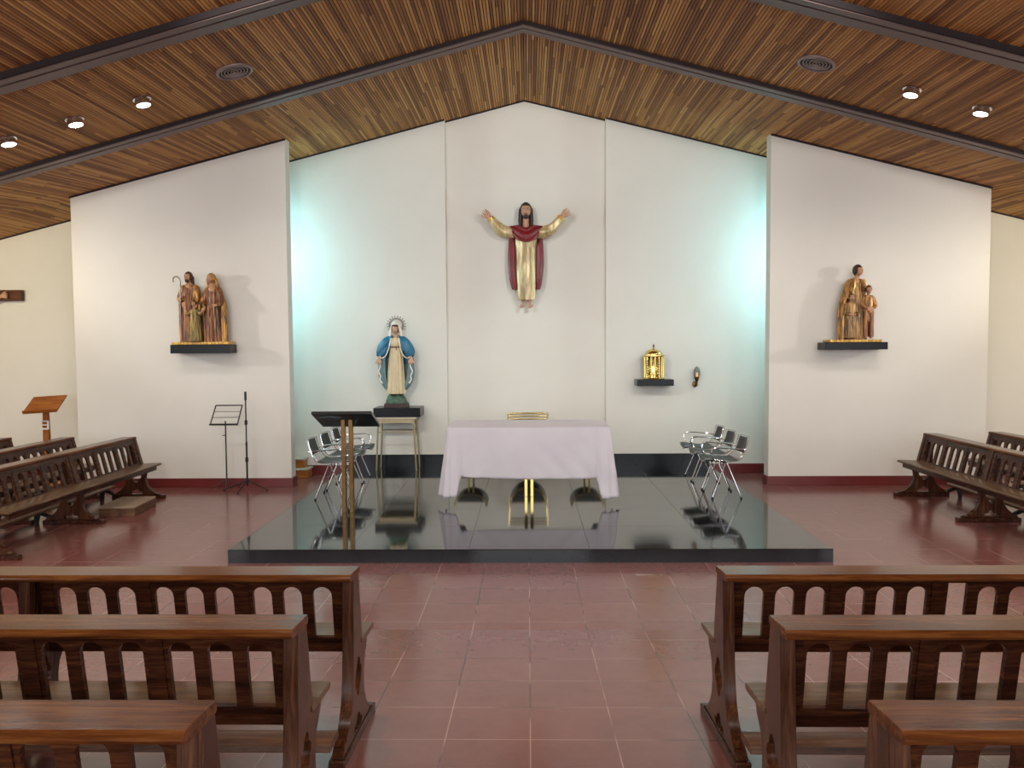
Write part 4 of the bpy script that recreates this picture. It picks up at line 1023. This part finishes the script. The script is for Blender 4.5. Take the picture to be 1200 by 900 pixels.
m = MB(); m.tube([c4[0] + Vector((-.01, -.012, -.006)), c4[1] + Vector((.01, -.012, -.006))], .014, 6, flat=.8); obj('ledge', m, M['black_metal'], r)
m = MB(); m.cyl((-.02, 0, .20), (-.02, 0, .96), .0095, n=12); m.cyl((-.02, -.02, .76), (-.06, -.02, .76), .006, n=8); obj('pole', m, M['black_metal'], r)
m = MB(); m.cyl((-.02, 0, .07), (-.02, 0, .22), .0115, n=12); obj('lower_pole', m, M['steel_dark'], r)
for k in range(3):
    a = math.radians(-75 + 120 * k); m = MB(); m.tube(smooth_path([(-.02, 0, .125), (-.02 + .07 * math.cos(a), .07 * math.sin(a), .115), (-.02 + .16 * math.cos(a), .16 * math.sin(a), .05), (-.02 + .2 * math.cos(a), .2 * math.sin(a), .006)], 5), .006, 8); obj('leg', m, M['steel_dark'], r)
r = thing('microphone_stand', 'tall straight black microphone stand on tripod beside the music stand', 'microphone stand', (-3.92, 10.92, 0))
m = MB(); m.cyl((0, 0, .08), (0, 0, .62), .0125, n=14); obj('lower_pole', m, M['black_metal'], r)
m = MB(); m.cyl((0, 0, .6), (0, 0, 1.34), .009, n=12); obj('upper_pole', m, M['black_metal'], r)
m = MB(); m.cyl((0, 0, 1.25), (0, 0, 1.37), .016, n=14); obj('clip', m, M['black_metal'], r)
for z, q in ((.94, .02), (.64, .013), (.42, .022)):
    m = MB(); m.cyl((0, 0, z - .03), (0, 0, z + .03), q, n=14); m.cyl((0, 0, z), (.0, -.035, z), .008, n=8); obj('clutch', m, M['black_metal'], r)
m = MB(); m.lathe([(.001, .11), (.022, .11), (.024, .15), (.014, .17), (.001, .17)], n=16); m.cyl((0, 0, .05), (0, 0, .11), .012); obj('hub', m, M['black_metal'], r)
for a in (195, 345, 265):
    a = math.radians(a); e = (.31 * math.cos(a), .31 * math.sin(a), .012); m = MB(); m.tube([(0, 0, .135), e], .0085, 8); l = obj('leg', m, M['black_metal'], r)
    m = MB(); m.ell(e, (.014, .014, .012), 10, 8); obj('foot_cap', m, M['rubber'], l)

# ------------------------------------------------------------------ crucifix at the frame edge
r = thing('crucifix', 'large wooden crucifix on the cream wall, one arm and hand showing at the frame edge', 'crucifix', (-8.66, DB, 0))
m = MB(); m.box(-.89, .89, -.09, -.01, 2.72, 2.885); o = obj('crossbeam', m, M['cross'], r, bevel=.004)
m = MB(); m.box(-.085, .085, -.092, -.008, 1.15, 3.4); obj('upright', m, M['cross'], r, bevel=.004)
b = MB(); hc = (.03, -.2, 2.80); head_mesh(b, hc, .2, .3, .35); b.capsule((0, -.15, 2.60), (.02, -.17, 2.72), .045, .042)
b.capsule((-.12, -.14, 2.58), (.12, -.14, 2.58), .07); b.capsule((0, -.15, 2.56), (0, -.16, 2.32), .12, .095); b.capsule((0, -.16, 2.32), (0, -.15, 2.16), .095, .11)
for s in (-1, 1):
    b.capsule((s * .16, -.14, 2.60), (s * .38, -.14, 2.68), .045, .036); b.capsule((s * .38, -.14, 2.68), (s * .60, -.12, 2.785), .034, .024)
    hand(b, (s * .60, -.12, 2.79), (s * .95, 0, .2), (0, -1, 0), .13, s, .9)
    b.capsule((s * .06, -.15, 2.14), (s * .05, -.21, 1.78), .078, .052); b.capsule((s * .05, -.21, 1.78), (s * .02, -.13, 1.40), .05, .032); foot(b, (s * .02, -.13, 1.40), (0, -.5, -.85), .15, (0, .3, -.2))
obj('corpus', b, M['skin'], r, remesh=.006)
m = MB(); robe(m, [(2.24, 0, -.155, .115, .10, .05), (2.15, 0, -.155, .13, .115, .06), (2.02, 0, -.165, .135, .11, .07)], 9, seed=2); obj('loincloth', m, M['white_veil'], r)
r.location.z = 1.15
for c_ in children_of(r): c_.location.z = -1.15

# ------------------------------------------------------------------ lights
def spot(x, y, col, W, size=150, blend=.7, rad=.07, tgt=None, z=None):
    L = bpy.data.lights.new('downlight_or_fill', 'SPOT'); L.energy = W; L.color = col; L.spot_size = math.radians(size); L.spot_blend = blend; L.shadow_soft_size = rad
    o = bpy.data.objects.new('downlight_or_fill', L); COL.objects.link(o); o.location = (x, y, (roof(x, y) - .085) if z is None else z)
    if tgt is not None: o.rotation_euler = (Vector(tgt) - o.location).to_track_quat('-Z', 'Y').to_euler()
    return o
for s in (-1, 1):
    for x, y in ((4.04, 8.47), (4.77, 8.48), (5.53, 8.47)):
        spot(s * x, y, (1, .93, .86), 50, 172, .55)
    for x in (1.8, 5.2, 8.4): spot(s * x, 4.6, (1, .93, .85), 190, 170, .6)
    for x in (1.8, 5.2, 8.4): spot(s * x, 1.0, (1, .93, .85), 85, 170, .6)
    # aimed at the altar wall: a low lamp pair at the sides, an added fill pair in the nave
    spot(s * 8.9, 8.8, (1, .96, .90), 330, 60, .8, .05, (0, 12.3, 3.0))
    spot(s * 2.6, 4.6, (1, .99, .95), 430, 62, .9, .09, (s * .5, 12.3, 3.4))
    # lamps hidden behind the wing walls, washing the back wall
    spot(s * 4.5, 11.72, (.42, .93, 1.12), 125, 175, .6, .09, (s * 2.4, 12.05, 2.6), 3.3)
    # added, unseen spots that warm the outer wall in the side bays
    spot(s * 8.2, 9.4, (1, .84, .50), 165, 130, .8, .07, (s * 8.0, 12.3, 2.6))
w = bpy.data.worlds.new('World'); SC.world = w; w.use_nodes = True
w.node_tree.nodes['Background'].inputs[0].default_value = (.88, .94, 1, 1); w.node_tree.nodes['Background'].inputs[1].default_value = 3.9

# ------------------------------------------------------------------ camera
f, p, yw, ro, cx, H = 931.158, .0499, .0201, -.0070, -.0015, 1.9994
fw = Vector((-math.sin(yw) * math.cos(p), math.cos(yw) * math.cos(p), -math.sin(p))); rt = Vector((math.cos(yw), math.sin(yw), 0)); up = rt.cross(fw)
r2 = rt * math.cos(ro) + up * math.sin(ro); u2 = -rt * math.sin(ro) + up * math.cos(ro)
cd = bpy.data.cameras.new('camera'); cam = bpy.data.objects.new('camera', cd); COL.objects.link(cam); SC.camera = cam
m = Matrix.Identity(4); m.col[0][:3] = r2; m.col[1][:3] = u2; m.col[2][:3] = -fw; m.col[3][:3] = (cx, 0, H); cam.matrix_world = m
cd.sensor_width = 36; cd.sensor_fit = 'HORIZONTAL'; cd.lens = f / 1200 * 36; cd.clip_start = .05; cd.clip_end = 100
SC.view_settings.view_transform = 'Standard'; SC.view_settings.look = 'None'; SC.view_settings.gamma = 1; SC.view_settings.exposure = 0
SC.cycles.max_bounces = 8; SC.cycles.diffuse_bounces = 5; SC.cycles.glossy_bounces = 4; SC.cycles.transmission_bounces = 6
SC.cycles.use_denoising = True; SC.cycles.sample_clamp_indirect = 6; SC.cycles.caustics_reflective = False; SC.cycles.caustics_refractive = False
